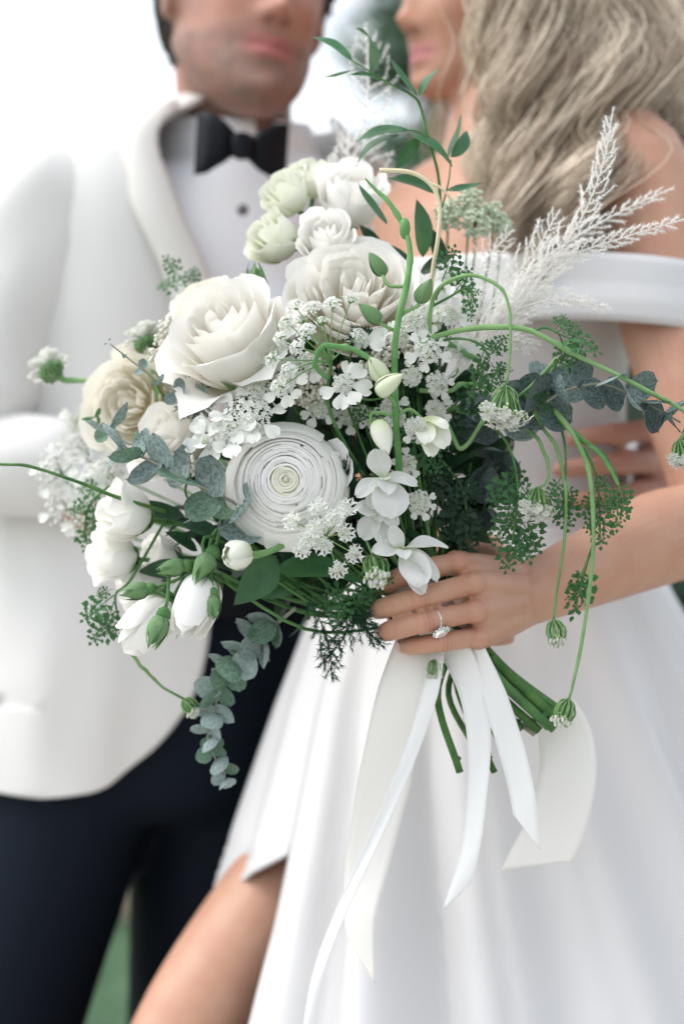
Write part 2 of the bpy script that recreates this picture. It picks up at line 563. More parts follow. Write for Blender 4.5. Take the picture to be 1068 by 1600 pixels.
def set_colour(me, name, col):
    a = me.color_attributes.new(name, 'FLOAT_COLOR', 'POINT')
    c = np.ones((len(me.vertices), 4), np.float32); c[:, :3] = col
    a.data.foreach_set('color', c.ravel())

def limb(mb, pts, rad, n=20, ref=None, steps=5):
    """pts joint centres, rad list of (a, b) half sizes; a lies along ref"""
    p = spline(pts, steps)
    t = np.linspace(0, 1, len(p)); k = np.linspace(0, 1, len(rad))
    ra = np.interp(t, k, [q[0] for q in rad]); rb = np.interp(t, k, [q[1] for q in rad])
    tg = np.gradient(p, axis=0)
    ref = np.array([1.0, 0, 0]) if ref is None else np.asarray(ref, float)
    st = []
    for i in range(len(p)):
        d = nrm(tg[i]); ax = nrm(ref - d * np.dot(ref, d)); ay = np.cross(d, ax)
        st.append((p[i], ax * ra[i], ay * rb[i]))
    d0, d1 = nrm(tg[0]), nrm(tg[-1])
    def end(c, ax, ay, d, s):
        r = .5 * (np.linalg.norm(ax) + np.linalg.norm(ay))
        return [(c + s * d * r * math.sin(q), ax * math.cos(q), ay * math.cos(q)) for q in (.5, .95, 1.3, 1.5)]
    st = end(*st[0], d0, -1)[::-1] + st + end(*st[-1], d1, 1)
    mb.loft(st, n)

def head_basis(fwd, up):
    f = nrm(fwd); l = nrm(np.cross(up, f)); u = np.cross(f, l)
    return np.stack([l, f, u], 1)           # columns: left, forward, up

def head_shape(mb, B, c, s, male):
    zs = np.array([-.116, -.112, -.104, -.09, -.07, -.045, -.02, 0, .03, .06, .085, .103, .112, .115])
    yf = np.array([.066, .078, .088, .091, .087, .088, .088, .086, .091, .086, .066, .038, .012, -.005])
    yb = np.array([.045, .028, .008, -.018, -.05, -.072, -.086, -.094, -.10, -.097, -.083, -.056, -.03, -.015])
    w = np.array([.010, .022, .034, .046, .056, .0635, .068, .071, .0745, .0725, .060, .040, .020, .005])
    if male:
        w = w * np.where(zs < -.05, 1.14, 1.03)
        yf = yf + np.where(zs < -.08, .004, 0)
    q = spline(np.stack([zs, yf, yb, w], 1), 5)
    n = 88
    a = np.arange(n) * 2 * math.pi / n
    rings = np.zeros((len(q), n, 3))
    for i, (z, f, b, ww) in enumerate(q):
        mid = b + (f - b) * .45
        sa = np.sin(a)
        y = np.where(sa > 0, mid + (f - mid) * np.abs(sa) ** .9, mid - (mid - b) * np.abs(sa))
        rings[i] = np.stack([ww * np.cos(a), y, 0 * a + z], 1)
    X, Y, Zz = rings[..., 0], rings[..., 1], rings[..., 2]
    fr = np.clip((Y - .01) / .05, 0, 1)
    g = lambda x0, z0, sx, sz: np.exp(-((np.abs(X) - x0) / sx) ** 2 - ((Zz - z0) / sz) ** 2)
    d = (.022 * g(0, -.036, .0105, .011) + .013 * g(0, -.014, .009, .020) + .009 * g(.013, -.042, .007, .007)
         + .0065 * g(0, -.0635, .020, .0048) + .0085 * g(0, -.0755, .017, .0058) - .0055 * g(0, -.0692, .025, .0022)
         + .006 * g(0, -.102, .017, .012) - .006 * g(0, -.087, .02, .006) - .010 * g(.031, .0, .016, .011)
         + .007 * g(.031, .0, .010, .007) + .006 * g(.02, .020, .028, .008) + .005 * g(.042, -.030, .02, .018) - .003 * g(0, -.054, .004, .006))
    if male:
        d = d * 1.05 + .004 * g(0, -.104, .022, .012)
    rings[..., 1] = Y + d * fr * (1.0 if male else .95)
    if male:
        rings[..., 2] = np.where(Zz < -.075, -.075 + (Zz + .075) * 1.32, Zz)
    o = mb.n
    mb.grid((rings.reshape(-1, 3) * s @ B.T + c).reshape(rings.shape), True)
    m = len(q)
    mb.f.append(tuple(o + i for i in range(n))[::-1]); mb.f.append(tuple(o + (m - 1) * n + i for i in range(n)))
    for sx in (-1, 1):
        e = np.array([sx * (.0745 if male else .072), -.008, -.014])
        mb.ball(B @ (e * s) + c, np.array([.007, .017, .031]) * s, 12, 10, axes=(B @ np.array([[1, .25 * sx, 0], [-.25 * sx, 1, -.15], [0, .15, 1]])).T)

def skin_tone(V, B, c, s, base, lip, male):
    """skin colours: lips, beard shadow, flush, brows, eyes; painted shade in mouth line and nostrils"""
    L = (V - c) @ B / s
    x, y, z = L.T
    if male:
        z = np.where(z < -.075, -.075 + (z + .075) / 1.32, z)
    col = np.tile(np.array(base, float), (len(V), 1))
    ins = (np.abs(x) < .09) & (z > -.13) & (z < .13) & (y > -.12) & (y < .14)
    def mix(w, c2):
        w = np.clip(w * ins, 0, 1)[:, None]
        col[:] = col * (1 - w) + np.array(c2) * w
    ax = np.abs(x)
    fr = np.clip((y - .03) / .03, 0, 1)
    mix(.35 * np.exp(-((ax - .042) / .022) ** 2 - ((z + .035) / .022) ** 2) * fr, (base[0] * 1.02, base[1] * .72, base[2] * .68))
    mix(.4 * np.exp(-(x / .02) ** 2 - ((z + .036) / .014) ** 2) * fr, (base[0] * 1.0, base[1] * .72, base[2] * .66))
    if male:
        beard = np.clip((-.050 - z) / .014, 0, 1) * np.clip((y + .035) / .03, 0, 1) * (1 - np.clip((-.113 - z) / .010, 0, 1) * .9)
        up = np.clip((ax - .045) / .02, 0, 1) * np.clip((.0 - z) / .02, 0, 1) * np.clip((.06 - y) / .02, 0, 1)
        nv = np.array([noise.noise(Vector(q) * 90) for q in L]) if len(L) < 400000 else 0
        mix(np.clip(np.maximum(beard, up * .6) * (.62 + .25 * nv), 0, .85), (.125, .088, .072))
    lipw = np.exp(-((z + .0695) / .0105) ** 4 - (x / .0235) ** 4) * fr
    mix(lipw * .92, lip)
    mix(np.exp(-((z + .0692) / .0018) ** 2 - (x / .024) ** 4) * fr * .75, (lip[0] * .3, lip[1] * .3, lip[2] * .3))  # shade between the lips painted as a dark line
    mix(np.exp(-((z + .0475) / .0035) ** 2 - ((ax - .008) / .0045) ** 2) * fr * .8, (.10, .05, .04))  # nostril shade painted as dark spots
    mix(np.exp(-((ax - .03) / .019) ** 4 - ((z - .0245 + ax * .08) / .0045) ** 2) * fr * .8, (.10, .07, .05))
    eye = np.exp(-((ax - .031) / .0125) ** 4 - (z / .0048) ** 4) * fr
    mix(eye, (.7, .68, .66))
    mix(np.exp(-(((ax - .031) / .0052) ** 4) - (z / .0052) ** 4) * fr, (.05, .04, .03))
    return col

def finger(mb, pts, r0, r1):
    limb(mb, pts, [(r0, r0 * .93), (r0 * .98, r0 * .95), (r1 * 1.08, r1 * 1.02), (r1 * .85, r1 * .8)], 14, ref=(0, 0, 1), steps=4)

def hair_mesh(curves, rad, tone, name='hair', sides=3):
    """curves (N, m, 3), rad (N,), tone (N, 3)"""
    N, m, _ = curves.shape
    t = np.gradient(curves, axis=1); t /= np.linalg.norm(t, axis=2)[..., None] + 1e-9
    ref = np.array([.35, -.8, .2]); x = np.cross(t, ref); x /= np.linalg.norm(x, axis=2)[..., None] + 1e-9
    y = np.cross(t, x)
    tap = np.interp(np.linspace(0, 1, m), [0, .1, .75, 1], [.8, 1, 1, .25])
    rr = rad[:, None] * tap[None]
    a = np.arange(sides) * 2 * math.pi / sides
    v = curves[:, :, None] + rr[:, :, None, None] * (np.cos(a)[None, None, :, None] * x[:, :, None] + np.sin(a)[None, None, :, None] * y[:, :, None])
    n, j, i = np.meshgrid(np.arange(N), np.arange(m - 1), np.arange(sides), indexing='ij')
    idx = lambda n, j, i: (n * m + j) * sides + i % sides
    f = np.stack([idx(n, j, i), idx(n, j, i + 1), idx(n, j + 1, i + 1), idx(n, j + 1, i)], -1).reshape(-1, 4)
    me = fast_mesh(name, v, f)
    return me, np.repeat(tone, m * sides, axis=0)

def cloth_wave(p, amp, sc, seed=0.0):
    return np.array([noise.noise(Vector((q[0] * sc, q[1] * sc, q[2] * sc * .6 + seed))) for q in p.reshape(-1, 3)]).reshape(p.shape[:-1]) * amp

# ============================ the person in the white jacket
GD = 2.62
gY = R(24)
fG = np.array([math.sin(gY), -math.cos(gY), 0]); lG = np.cross(Z, fG)
g_top, g_bot = P(352, 300, GD), P(222, 1270, GD)
def gc(z):
    t = (g_top[2] - z) / (g_top[2] - g_bot[2])
    c = g_top * (1 - t) + g_bot * t
    c[2] = z
    return c
groom = thing('person', 'person in a white dinner jacket, black bow tie and black trousers', 'person', (gc(.8)[0], GD, 0))
gB = head_basis((.40, -.92, .03), (.17, .08, 1))
gs = 1.12
g_head = P(425, 70, 2.47) - gB @ (np.array([0, .093, -.0695]) * gs)

def build_groom():
    b = MB()
    head_shape(b, gB, g_head, gs, True)
    neck0 = g_head + gB @ np.array([0, -.022, -.05]); neck1 = gc(1.47) + lG * .008 + np.array([0, .02, 0])
    limb(b, [neck0, (neck0 * .45 + neck1 * .55), neck1], [(.064, .066), (.062, .064), (.07, .07)], 28)
    st = [(gc(z), lG * a, fG * q) for z, a, q in ((1.47, .07, .06), (1.43, .15, .08), (1.36, .19, .10), (1.25, .185, .11), (1.1, .165, .10), (.95, .165, .10), (.84, .15, .09))]
    b.loft(st, 28)
    rs, ls = gc(1.43) - lG * .178, gc(1.35) + lG * .17
    re, rw = P(-85, 715, 2.49), P(95, 735, 2.445)
    limb(b, [rs, (rs + re) / 2, re, (re + rw) / 2, rw], [(.045, .045), (.042, .042), (.038, .038), (.035, .035), (.026, .03)], 18)
    le, lw = np.array([.24, 2.86, 1.16]), np.array([.352, 2.50, 1.125])
    limb(b, [ls, (ls + le) / 2, le, (le + lw) / 2, lw], [(.045, .045), (.042, .042), (.038, .038), (.034, .034), (.026, .03)], 18)
    for h0, k, a in ((gc(.85) - lG * .085, P(0, 1600, 2.57), np.array([-.50, 2.55, .09])), (gc(.85) + lG * .085, P(325, 1600, 2.68), np.array([-.17, 2.70, .09]))):
        limb(b, [h0, (h0 + k) / 2, k, (k + a) / 2, a], [(.075, .075), (.07, .07), (.055, .055), (.05, .05), (.035, .035)], 18)
    # the hand that rests on the other person's waist
    wc = np.array([.17, 2.42])
    lB2, fB2 = lB[:2], fB[:2]
    def on_waist(beta, z, off):
        q = wc + (.135 + off) * math.cos(beta) * lB2 + (.105 + off) * math.sin(beta) * fB2
        return np.array([q[0], q[1], z])
    for k, (z, b1) in enumerate(((1.178, .62), (1.148, .72), (1.118, .66), (1.090, .50))):
        finger(b, [on_waist(-.50, z - .008 + .004 * k, .016), on_waist(-.05, z, .019), on_waist(b1 - .28, z - .004, .016), on_waist(b1, z - .008, .013)], .0115, .0098)
    limb(b, [lw, on_waist(-.85, 1.135, .018), on_waist(-.42, 1.137, .017)], [(.03, .02), (.042, .015), (.050, .015)], 18, ref=(0, 0, 1))
    finger(b, [on_waist(-.8, 1.16, .018), on_waist(-.6, 1.19, .018), on_waist(-.35, 1.215, .016), on_waist(-.2, 1.222, .014)], .012, .0105)
    # the hand at the pocket
    d = nrm(np.array([.35, .75, -.55]))
    limb(b, [rw, rw + d * .05, rw + d * .085], [(.026, .03), (.018, .042), (.014, .042)], 16)
    for k in range(4):
        o = np.array([0, 0, (.028 - .019 * k)])
        finger(b, [rw + d * .08 + o, rw + d * .115 + o, rw + d * .135 + o + np.array([.0, .02, -.005]), rw + d * .135 + o + np.array([-.005, .04, -.008])], .0105, .009)
    finger(b, [rw + d * .02 + np.array([0, -.015, .03]), rw + d * .05 + np.array([0, -.02, .045]), rw + d * .08 + np.array([0, -.02, .05]), rw + d * .10 + np.array([0, -.015, .05])], .0115, .010)
    me = remeshed(b, .0042, 5, .45, 'body')
    set_colour(me, 'skin', skin_tone(verts_of(me), gB, g_head, gs, (.44, .24, .175), (.44, .13, .12), True))
    world_child(link('body', me, M_['skin_groom']), groom)
    # hair: a cap of short strands
    rng = np.random.default_rng(11)
    N = 5200
    u = rng.normal(0, 1, (N * 3, 3)); u /= np.linalg.norm(u, axis=1)[:, None]
    loc = u * np.array([.0795, .1025, .1065]) + np.array([0, -.011, .013])
    keep = ~((loc[:, 1] > .052 - .0 * loc[:, 2]) & (loc[:, 2] < .062)) & (loc[:, 2] > np.where(loc[:, 1] > -.005, .0 + .9 * np.clip(loc[:, 1], 0, .1), -.075)) 
    loc, u = loc[keep][:N], u[keep][:N]
    d = np.stack([u[:, 0] * .1, -.5 + u[:, 1] * .1, u[:, 2] * .1 - .75], 1) + rng.normal(0, .15, u.shape)
    d = d - u * np.sum(d * u, axis=1)[:, None] + u * .08
    d /= np.linalg.norm(d, axis=1)[:, None]
    L = rng.uniform(.012, .022, len(loc))
    tt = np.linspace(0, 1, 5)
    cv = loc[:, None] + d[:, None] * (tt[None, :, None] * L[:, None, None]) + u[:, None] * (.003 * np.sin(tt * 2.2))[None, :, None]
    cv = (cv.reshape(-1, 3) * gs @ gB.T + g_head).reshape(cv.shape)
    me, _ = hair_mesh(cv, rng.uniform(.0012, .002, len(loc)), np.ones((len(loc), 3)), sides=3)
    hb = MB(); hb.ball((0, -.012, .022), np.array([.0800, .1035, .1015]), 32, 20)
    vv = np.vstack(hb.v); keepf = [f for f in hb.f if all((vv[i][1] < .05 or vv[i][2] > .055) and vv[i][2] > -.06 for i in f)]
    cm = bpy.data.meshes.new('cap'); cm.from_pydata((vv * gs @ gB.T + g_head).tolist(), [], keepf)
    world_child(link('hair', join_meshes('hair', [me, cm]), M_['hair_dark']), groom)
    # ---- shirt
    zs = np.linspace(1.485, 1.0, 26)
    def prof(z):
        return (np.interp(z, [.78, .9, 1.0, 1.1, 1.28, 1.37, 1.41, 1.44, 1.465, 1.49, 1.515, 1.535], [.220, .213, .206, .203, .218, .224, .226, .220, .204, .166, .108, .078]),
                np.interp(z, [.78, .9, 1.0, 1.1, 1.28, 1.37, 1.41, 1.44, 1.465, 1.49, 1.515, 1.535], [.155, .15, .142, .138, .142, .132, .122, .110, .099, .089, .081, .074]))
    m = MB()
    st = []
    for z in zs:
        a, q = prof(z)
        a = min(a - .016, np.interp(z, [1.38, 1.44, 1.485], [.21, .155, .08])); q = min(q - .012, np.interp(z, [1.40, 1.485], [.12, .076]))
        st.append((gc(z) + (lG * .030 * np.clip((z - 1.38) / .15, 0, 1)), lG * a, fG * q))
    m.loft(st, 56)
    shirt = world_child(link('shirt', m.mesh('shirt'), M_['shirt']), groom)
    # collar band with turned-down wings
    m = MB()
    cn = neck1 + np.array([0.004, -.014, .024])
    ax, ay = lG * .078, fG * .078
    upv = nrm(neck0 - neck1)
    rings = []
    for h, e in ((-.034, 1.08), (-.01, 1.03), (.016, .98), (.030, .955), (.034, .965), (.030, 1.02), (.008, 1.09), (-.022, 1.17)):
        t = np.linspace(.16, 2 * math.pi - .16, 60)
        rings.append([cn + upv * (h + .012 * (-math.cos(q))) + e * (ax * math.sin(q) + ay * math.cos(q)) for q in t])
    m.grid(np.array(rings))
    link('collar', m.mesh('collar'), M_['shirt'], shirt)
    for py in (328, 432):
        pb = MB(); pb.ball(P(379 + (py - 328) * .12, py, 2.44), .0062, 12, 8)
        link('stud', pb.mesh('stud'), M_['button'], shirt)
    m = MB()
    pl = []
    for z in np.linspace(1.43, 1.02, 16):
        a, q = prof(z)
        c = gc(z) + (lG * .030 * np.clip((z - 1.38) / .15, 0, 1))
        pl.append([c + lG * ((a - .016) * math.sin(s)) + fG * ((q - .009) * math.cos(s)) for s in np.linspace(-.02, .19, 5)])
    m.grid(np.array(pl)); link('placket', m.mesh('placket'), M_['shirt'], shirt)
    # ---- bow tie
    bt = thing('bow_tie', '', '', (0, 0, 0)); del bt['label']; del bt['category']
    bt.parent = groom; bt.matrix_parent_inverse = Matrix.Translation(-Vector(groom.location))
    for nm, pts in (('wing', [((374, 226, 2.425), 12, .006), ((350, 222, 2.418), 33, .012), ((325, 223, 2.42), 48, .011), ((306, 224, 2.428), 50, .004)]),
                    ('wing', [((382, 232, 2.425), 12, .006), ((405, 235, 2.425), 31, .012), ((430, 237, 2.435), 44, .011), ((449, 238, 2.445), 46, .004)])):
        st = []
        ctr = spline([P(*q[0]) for q in pts], 6)
        hh = np.interp(np.linspace(0, 1, len(ctr)), np.linspace(0, 1, 4), [q[1] * K * 2.42 for q in pts])
        th = np.interp(np.linspace(0, 1, len(ctr)), np.linspace(0, 1, 4), [q[2] for q in pts])
        for c, h, t in zip(ctr, hh, th):
            st.append((c, np.array([.06, 0, 1.0]) * h, np.array([0, 1.0, 0]) * t))
        m = MB(); m.loft(st, 24, power=3.0)
        link(nm, m.mesh('wing'), M_['black_satin'], bt)
    m = MB(); m.loft([(P(378, y, 2.413), np.array([1.0, 0, 0]) * w, np.array([0, 1.0, 0]) * .011) for y, w in ((209, .006), (213, .011), (228, .0125), (243, .011), (248, .006))], 20, power=2.6)
    link('knot', m.mesh('knot'), M_['black_satin'], bt)
    # ---- jacket
    jk = MB()
    zr = np.concatenate([np.linspace(1.53, 1.44, 9), np.linspace(1.42, .90, 30), np.linspace(.885, .795, 30)])
    ze = [1.53, 1.46, 1.38, 1.28, 1.04, .95, .90, .86, .83, .81, .80, .79]
    ae = [.95, .66, .40, .20, .06, .05, .10, .20, .34, .46, .62, .9]
    _e = spline(np.stack([ze, ae], 1), 8)[::-1]; _e = _e[np.argsort(_e[:, 0])]
    ze, ae = _e[::-1, 0], _e[::-1, 1]
    zl, al = [1.49, 1.44, 1.3, 1.04, .9, .79], [.75, .62, .62, .95, 1.1, 1.2]
    def jpt(z, al_, off=0.0):
        a, q = prof(z)
        c = gc(z) + (lG * .030 * np.clip((z - 1.38) / .15, 0, 1))
        tl = .16 * np.clip((z - 1.2) / .2, 0, 1) * (a * math.sin(al_) + .03)
        return c + fG * (q + off) * math.cos(al_) - lG * (a + off) * math.sin(al_) + Z * tl
    rows = []
    zo = zr[::-1]
    for z in zr:
        a0 = np.interp(z, ze[::-1], ae[::-1]); a1 = 2 * math.pi - np.interp(z, zl[::-1], al[::-1])
        rows.append([jpt(z + .02 * math.sin(s) * (z < .9), s) for s in a0 + (a1 - a0) * np.linspace(0, 1, 90) ** 1.15])
    g = np.array(rows)
    g += (cloth_wave(g, .012, 7) + cloth_wave(g * np.array([1.6, 1.6, .7]), .009, 13, 2))[..., None] * fG + cloth_wave(g, .006, 16, 5)[..., None] * lG
    jk.grid(g)
    me = jk.mesh('jacket')
    jacket = world_child(link('jacket', me, M_['wool_white'], label='white dinner jacket with shawl lapel, worn open'), groom)
    sm = jacket.modifiers.new('thickness', 'SOLIDIFY'); sm.thickness = .006; sm.offset = 0
    # shawl lapel lying on the front edge
    for side in (0, 1):
        m = MB(); rows = []
        for z in np.linspace(1.50, 1.06, 30):
            w = np.interp(z, [1.06, 1.2, 1.40, 1.50], [.02, .16, .24, .25])
            if side == 0:
                a0 = np.interp(z, ze[::-1], ae[::-1]) - .03; rr = np.linspace(a0, a0 + w, 9)
            else:
                a0 = 2 * math.pi - np.interp(z, zl[::-1], al[::-1]) + .03; rr = np.linspace(a0, a0 - w, 9)
            rows.append([jpt(z + .012 * (k / 8) * (z > 1.4), s, .010 + .006 * math.sin(math.pi * k / 8)) for k, s in enumerate(rr)])
        m.grid(np.array(rows))
        o = link('lapel', m.mesh('lapel'), M_['lapel'], jacket)
        sm = o.modifiers.new('thickness', 'SOLIDIFY'); sm.thickness = .004; sm.offset = 0
    m = MB()
    limb(m, [rs + lG * .06 - Z * .015, rs - lG * .008 - Z * .004, rs * .6 + re * .4 - lG * .005, re * .75 + rs * .25, re, re * .6 + rw * .4, rw * .9 + re * .1],
         [(.066, .07), (.074, .076), (.072, .074), (.066, .068), (.060, .062), (.052, .054), (.048, .050)], 28, steps=8)
    v = np.vstack(m.v); c2 = v.mean(0)
    dv = cloth_wave(v, .014, 11, 3) + cloth_wave(v, .009, 22, 8) + .004 * np.sin(v[:, 2] * 95 + v[:, 0] * 60) * np.exp(-((v[:, 2] - 1.19) / .09) ** 2)
    m.v = [v + dv[:, None] * np.array([.5, -.7, .4])]
    link('sleeve', m.mesh('sleeve'), M_['wool_white'], jacket)
    m = MB(); dd = nrm(rw - re); limb(m, [rw - dd * .03, rw + dd * .012], [(.036, .04), (.036, .04)], 24)
    link('cuff', m.mesh('cuff'), M_['shirt'], shirt)
    m = MB()
    limb(m, [ls - lG * .04, ls + lG * .01, ls * .5 + le * .5, le, le * .5 + lw * .5, lw * .92 + le * .08],
         [(.075, .08), (.075, .08), (.068, .068), (.060, .062), (.055, .055), (.048, .05)], 28, steps=8)
    link('sleeve', m.mesh('sleeve'), M_['wool_white'], jacket)
    # ---- trousers
    m = MB()
    m.loft([(gc(z), lG * a, fG * q) for z, a, q in ((1.06, .182, .122), (1.0, .186, .126), (.92, .195, .135), (.84, .196, .138), (.795, .18, .13), (.775, .15, .11))], 40)
    for h0, k, a, in ((gc(.84) - lG * .092, P(-12, 1600, 2.57), np.array([-.50, 2.55, .06])), (gc(.84) + lG * .090, P(330, 1600, 2.68), np.array([-.17, 2.70, .06]))):
        limb(m, [h0, h0 * .55 + k * .45, k, (k + a) / 2, a], [(.100, .12), (.098, .115), (.092, .105), (.088, .095), (.085, .10)], 32, ref=lG, steps=8)
    me = remeshed(m, .009, 4, .5, 'trousers')
    tr = world_child(link('trousers', me, M_['black_cloth']), groom)
    v = verts_of(me); w = cloth_wave(v, .007, 9, 2)
    me.vertices.foreach_set('co', (v + w[:, None] * np.array([.3, -1, 0])).astype(np.float32).ravel())
    for a in (np.array([-.50, 2.55, 0]), np.array([-.17, 2.70, 0])):
        m = MB()
        st = [(a + fG * y + Z * (h * .5 + .001), lG * w, Z * h * .5) for y, w, h in ((-.09, .02, .05), (-.07, .035, .075), (0, .042, .085), (.08, .046, .06), (.15, .045, .045), (.19, .03, .03), (.2, .012, .02))]
        m.loft(st, 20, power=2.6)
        world_child(link('shoe', m.mesh('shoe'), M_['shoe']), groom)
    c = MB(); rows = [[gc(z) + fG * .15 * math.cos(s) * 1.0 - lG * .208 * math.sin(s) for s in np.linspace(-.95, .75, 40)] for z in (1.09, 1.04, .99)]
    c.grid(np.array(rows) + fG * -.016); world_child(link('cummerbund', c.mesh('cummerbund'), M_['black_satin']), groom)

# ============================ the person in the gown
bYaw = R(40)
fB = np.array([-math.sin(bYaw), -math.cos(bYaw), 0]); lB = np.cross(Z, fB)
b_c = np.array([.15, 2.44, 0])
bride = thing('person', 'person in an off-shoulder white satin gown, holding the bouquet', 'person', (.17, 2.42, 0))
bB = head_basis((-.86, -.50, -.06), (-.06, .0, 1))
bs = 1.0
b_head = P(640, 84, 2.46) - bB @ (np.array([0, .096, -.0695]) * bs)
b_ls = P(985, 262, 2.34); b_el = P(1122, 800, 2.20); b_wr = P(822, 930, 2.035)
HAND = {'index': [(712, 880, 1.982), (648, 893, 1.968), (606, 912, 1.985), (598, 918, 2.014)],
        'middle': [(738, 912, 1.972), (655, 934, 1.952), (598, 950, 1.975), (588, 955, 2.008)],
        'ring': [(740, 955, 1.970), (662, 972, 1.950), (608, 986, 1.972), (600, 988, 2.002)],
        'little': [(748, 995, 1.978), (690, 1003, 1.960), (645, 1009, 1.974), (632, 1010, 1.998)]}

def build_bride():
    b = MB()
    head_shape(b, bB, b_head, bs, False)
    neck0 = b_head + bB @ np.array([0, -.018, -.05]); neck1 = b_c + Z * 1.455 + lB * -.005 - fB * .015
    limb(b, [neck0, neck0 * .5 + neck1 * .5, neck1], [(.050, .052), (.048, .05), (.056, .058)], 28)
    def T(z, a, q, dx=0, df=0):
        return (b_c + np.array([dx, 0, z]) + fB * df, lB * a, fB * q)
    b.loft([T(1.468, .06, .05, .0, -.015), T(1.448, .105, .062, 0, -.012), T(1.425, .15, .075, 0, -.008), T(1.40, .166, .085), T(1.34, .155, .098, 0, .008), T(1.28, .145, .112, 0, .015),
            T(1.22, .135, .105, .0, .01), T(1.12, .118, .09, .015), T(1.06, .125, .095, .02), T(.98, .145, .10, .01), T(.90, .155, .11, .01), T(.82, .15, .105, .01)], 40)
    b_rs = b_c + Z * 1.418 - lB * .17
    r_el, r_wr = np.array([.0, 2.45, 1.13]), P(668, 872, 2.2)
    limb(b, [b_rs, (b_rs + r_el) / 2, r_el, (r_el + r_wr) / 2, r_wr], [(.045, .045), (.042, .042), (.036, .036), (.032, .032), (.023, .026)], 20)
    d = nrm(r_wr - r_el)
    limb(b, [r_wr, r_wr + d * .05, r_wr + d * .085], [(.023, .026), (.014, .036), (.012, .036)], 16)
    for k in range(4):
        o = np.array([0.0, 0, (.026 - .017 * k)])
        finger(b, [r_wr + d * .08 + o, r_wr + d * .11 + o, r_wr + d * .12 + o + np.array([.02, 0, -.01]), r_wr + d * .115 + o + np.array([.035, .01, -.012])], .0088, .0078)
    finger(b, [r_wr + d * .02 + np.array([.0, 0, .025]), r_wr + d * .05 + np.array([.02, 0, .035]), r_wr + d * .08 + np.array([.03, 0, .035]), r_wr + d * .095 + np.array([.035, 0, .03])], .0095, .0085)
    # legs: one stepping out through the slit
    hr = b_c + Z * .90 - lB * .085; kn = P(268, 1680, 2.33); an = np.array([-.20, 2.38, .10])
    limb(b, [hr, hr * .55 + kn * .45, kn, kn * .5 + an * .5, an], [(.084, .086), (.072, .074), (.054, .056), (.048, .05), (.032, .034)], 24, steps=8)
    hl = b_c + Z * .90 + lB * .085; kl = hl + np.array([.03, -.03, -.42]); al_ = kl + np.array([.0, .05, -.38])
    limb(b, [hl, (hl + kl) / 2, kl, (kl + al_) / 2, al_], [(.088, .09), (.080, .08), (.056, .058), (.05, .05), (.032, .034)], 24)
    for a in (an, al_):
        limb(b, [a, a + fB * .05 + Z * -.045, a + fB * .13 + Z * -.085], [(.033, .035), (.036, .03), (.035, .014)], 18, ref=lB)
    body = remeshed(b, .0045, 5, .45, 'torso')
    # the bare arm and the hand on the stems, finer
    h = MB()
    limb(h, [b_ls + np.array([-.045, .045, .002]), b_ls, b_ls * .66 + b_el * .34, b_ls * .3 + b_el * .7, b_el, b_el * .66 + b_wr * .34, b_el * .3 + b_wr * .7, b_wr],
         [(.050, .055), (.054, .056), (.050, .050), (.044, .045), (.043, .043), (.042, .042), (.032, .034), (.0245, .0265)], 30, ref=(1, 0, 0), steps=7)
    pts = {k: [P(*q) for q in v] for k, v in HAND.items()}
    rr = {'index': (.0092, .0079), 'middle': (.0094, .0081), 'ring': (.0091, .0079), 'little': (.0084, .0071)}
    for k, v in pts.items():
        finger(h, v, *rr[k])
    # metacarpals: the back of the hand
    off = {'index': (0, .006, .012), 'middle': (0, .0, .005), 'ring': (0, 0, -.004), 'little': (0, .004, -.012)}
    for k, v in pts.items():
        w0 = b_wr + np.array(off[k])
        limb(h, [w0, w0 * .5 + v[0] * .5 + np.array([0, -.0015, 0]), v[0]], [(.015, .016), (.0142, .0142), (.0112, .0112)], 16, ref=(0, 0, 1))
        limb(h, [w0 + np.array([0, -.008, 0]), w0 * .5 + v[0] * .5 + np.array([0, -.0135, 0]), v[0] + np.array([0, -.0075, 0])], [(.004, .004), (.0034, .0034), (.0045, .0045)], 10, ref=(0, 0, 1))
        h.ball(v[0] + np.array([.001, -.0040, 0]), .0100, 12, 8)
        h.ball(v[1] + np.array([.0, -.0010, 0]), rr[k][0] * 1.03, 12, 8)
    for a, c in (('index', 'middle'), ('middle', 'ring'), ('ring', 'little')):
        q = (pts[a][0] + pts[c][0]) / 2
        w0 = b_wr + (np.array(off[a]) + np.array(off[c])) / 2
        limb(h, [w0, w0 * .4 + q * .6, q + np.array([.006, .004, 0])], [(.015, .015), (.0145, .0125), (.011, .0085)], 14, ref=(0, 0, 1))
    th = [P(800, 895, 2.045), P(745, 868, 2.055), P(690, 880, 2.05), P(655, 900, 2.045)]
    finger(h, th, .0125, .0105)
    limb(h, [b_wr, P(790, 890, 2.04), P(760, 872, 2.052)], [(.018, .02), (.017, .017), (.013, .013)], 14)
    arm = remeshed(h, .00145, 4, .4, 'arm')
    me = join_meshes('body', [body, arm])
    V = verts_of(me)
    col = skin_tone(V, bB, b_head, bs, (.515, .29, .198), (.62, .22, .24), False)
    # knuckles and finger tips are a little redder
    kp = np.array([q for v in pts.values() for q in (v[0], v[1], v[3])])
    near = np.min(np.linalg.norm(V[:, None, :] - kp[None], axis=2), axis=1) if len(V) < 90000 else np.min([np.linalg.norm(V - q, axis=1) for q in kp], axis=0)
    w = (np.exp(-(near / .011) ** 2) * .45)[:, None]
    col = col * (1 - w) + np.array([.53, .23, .15]) * w
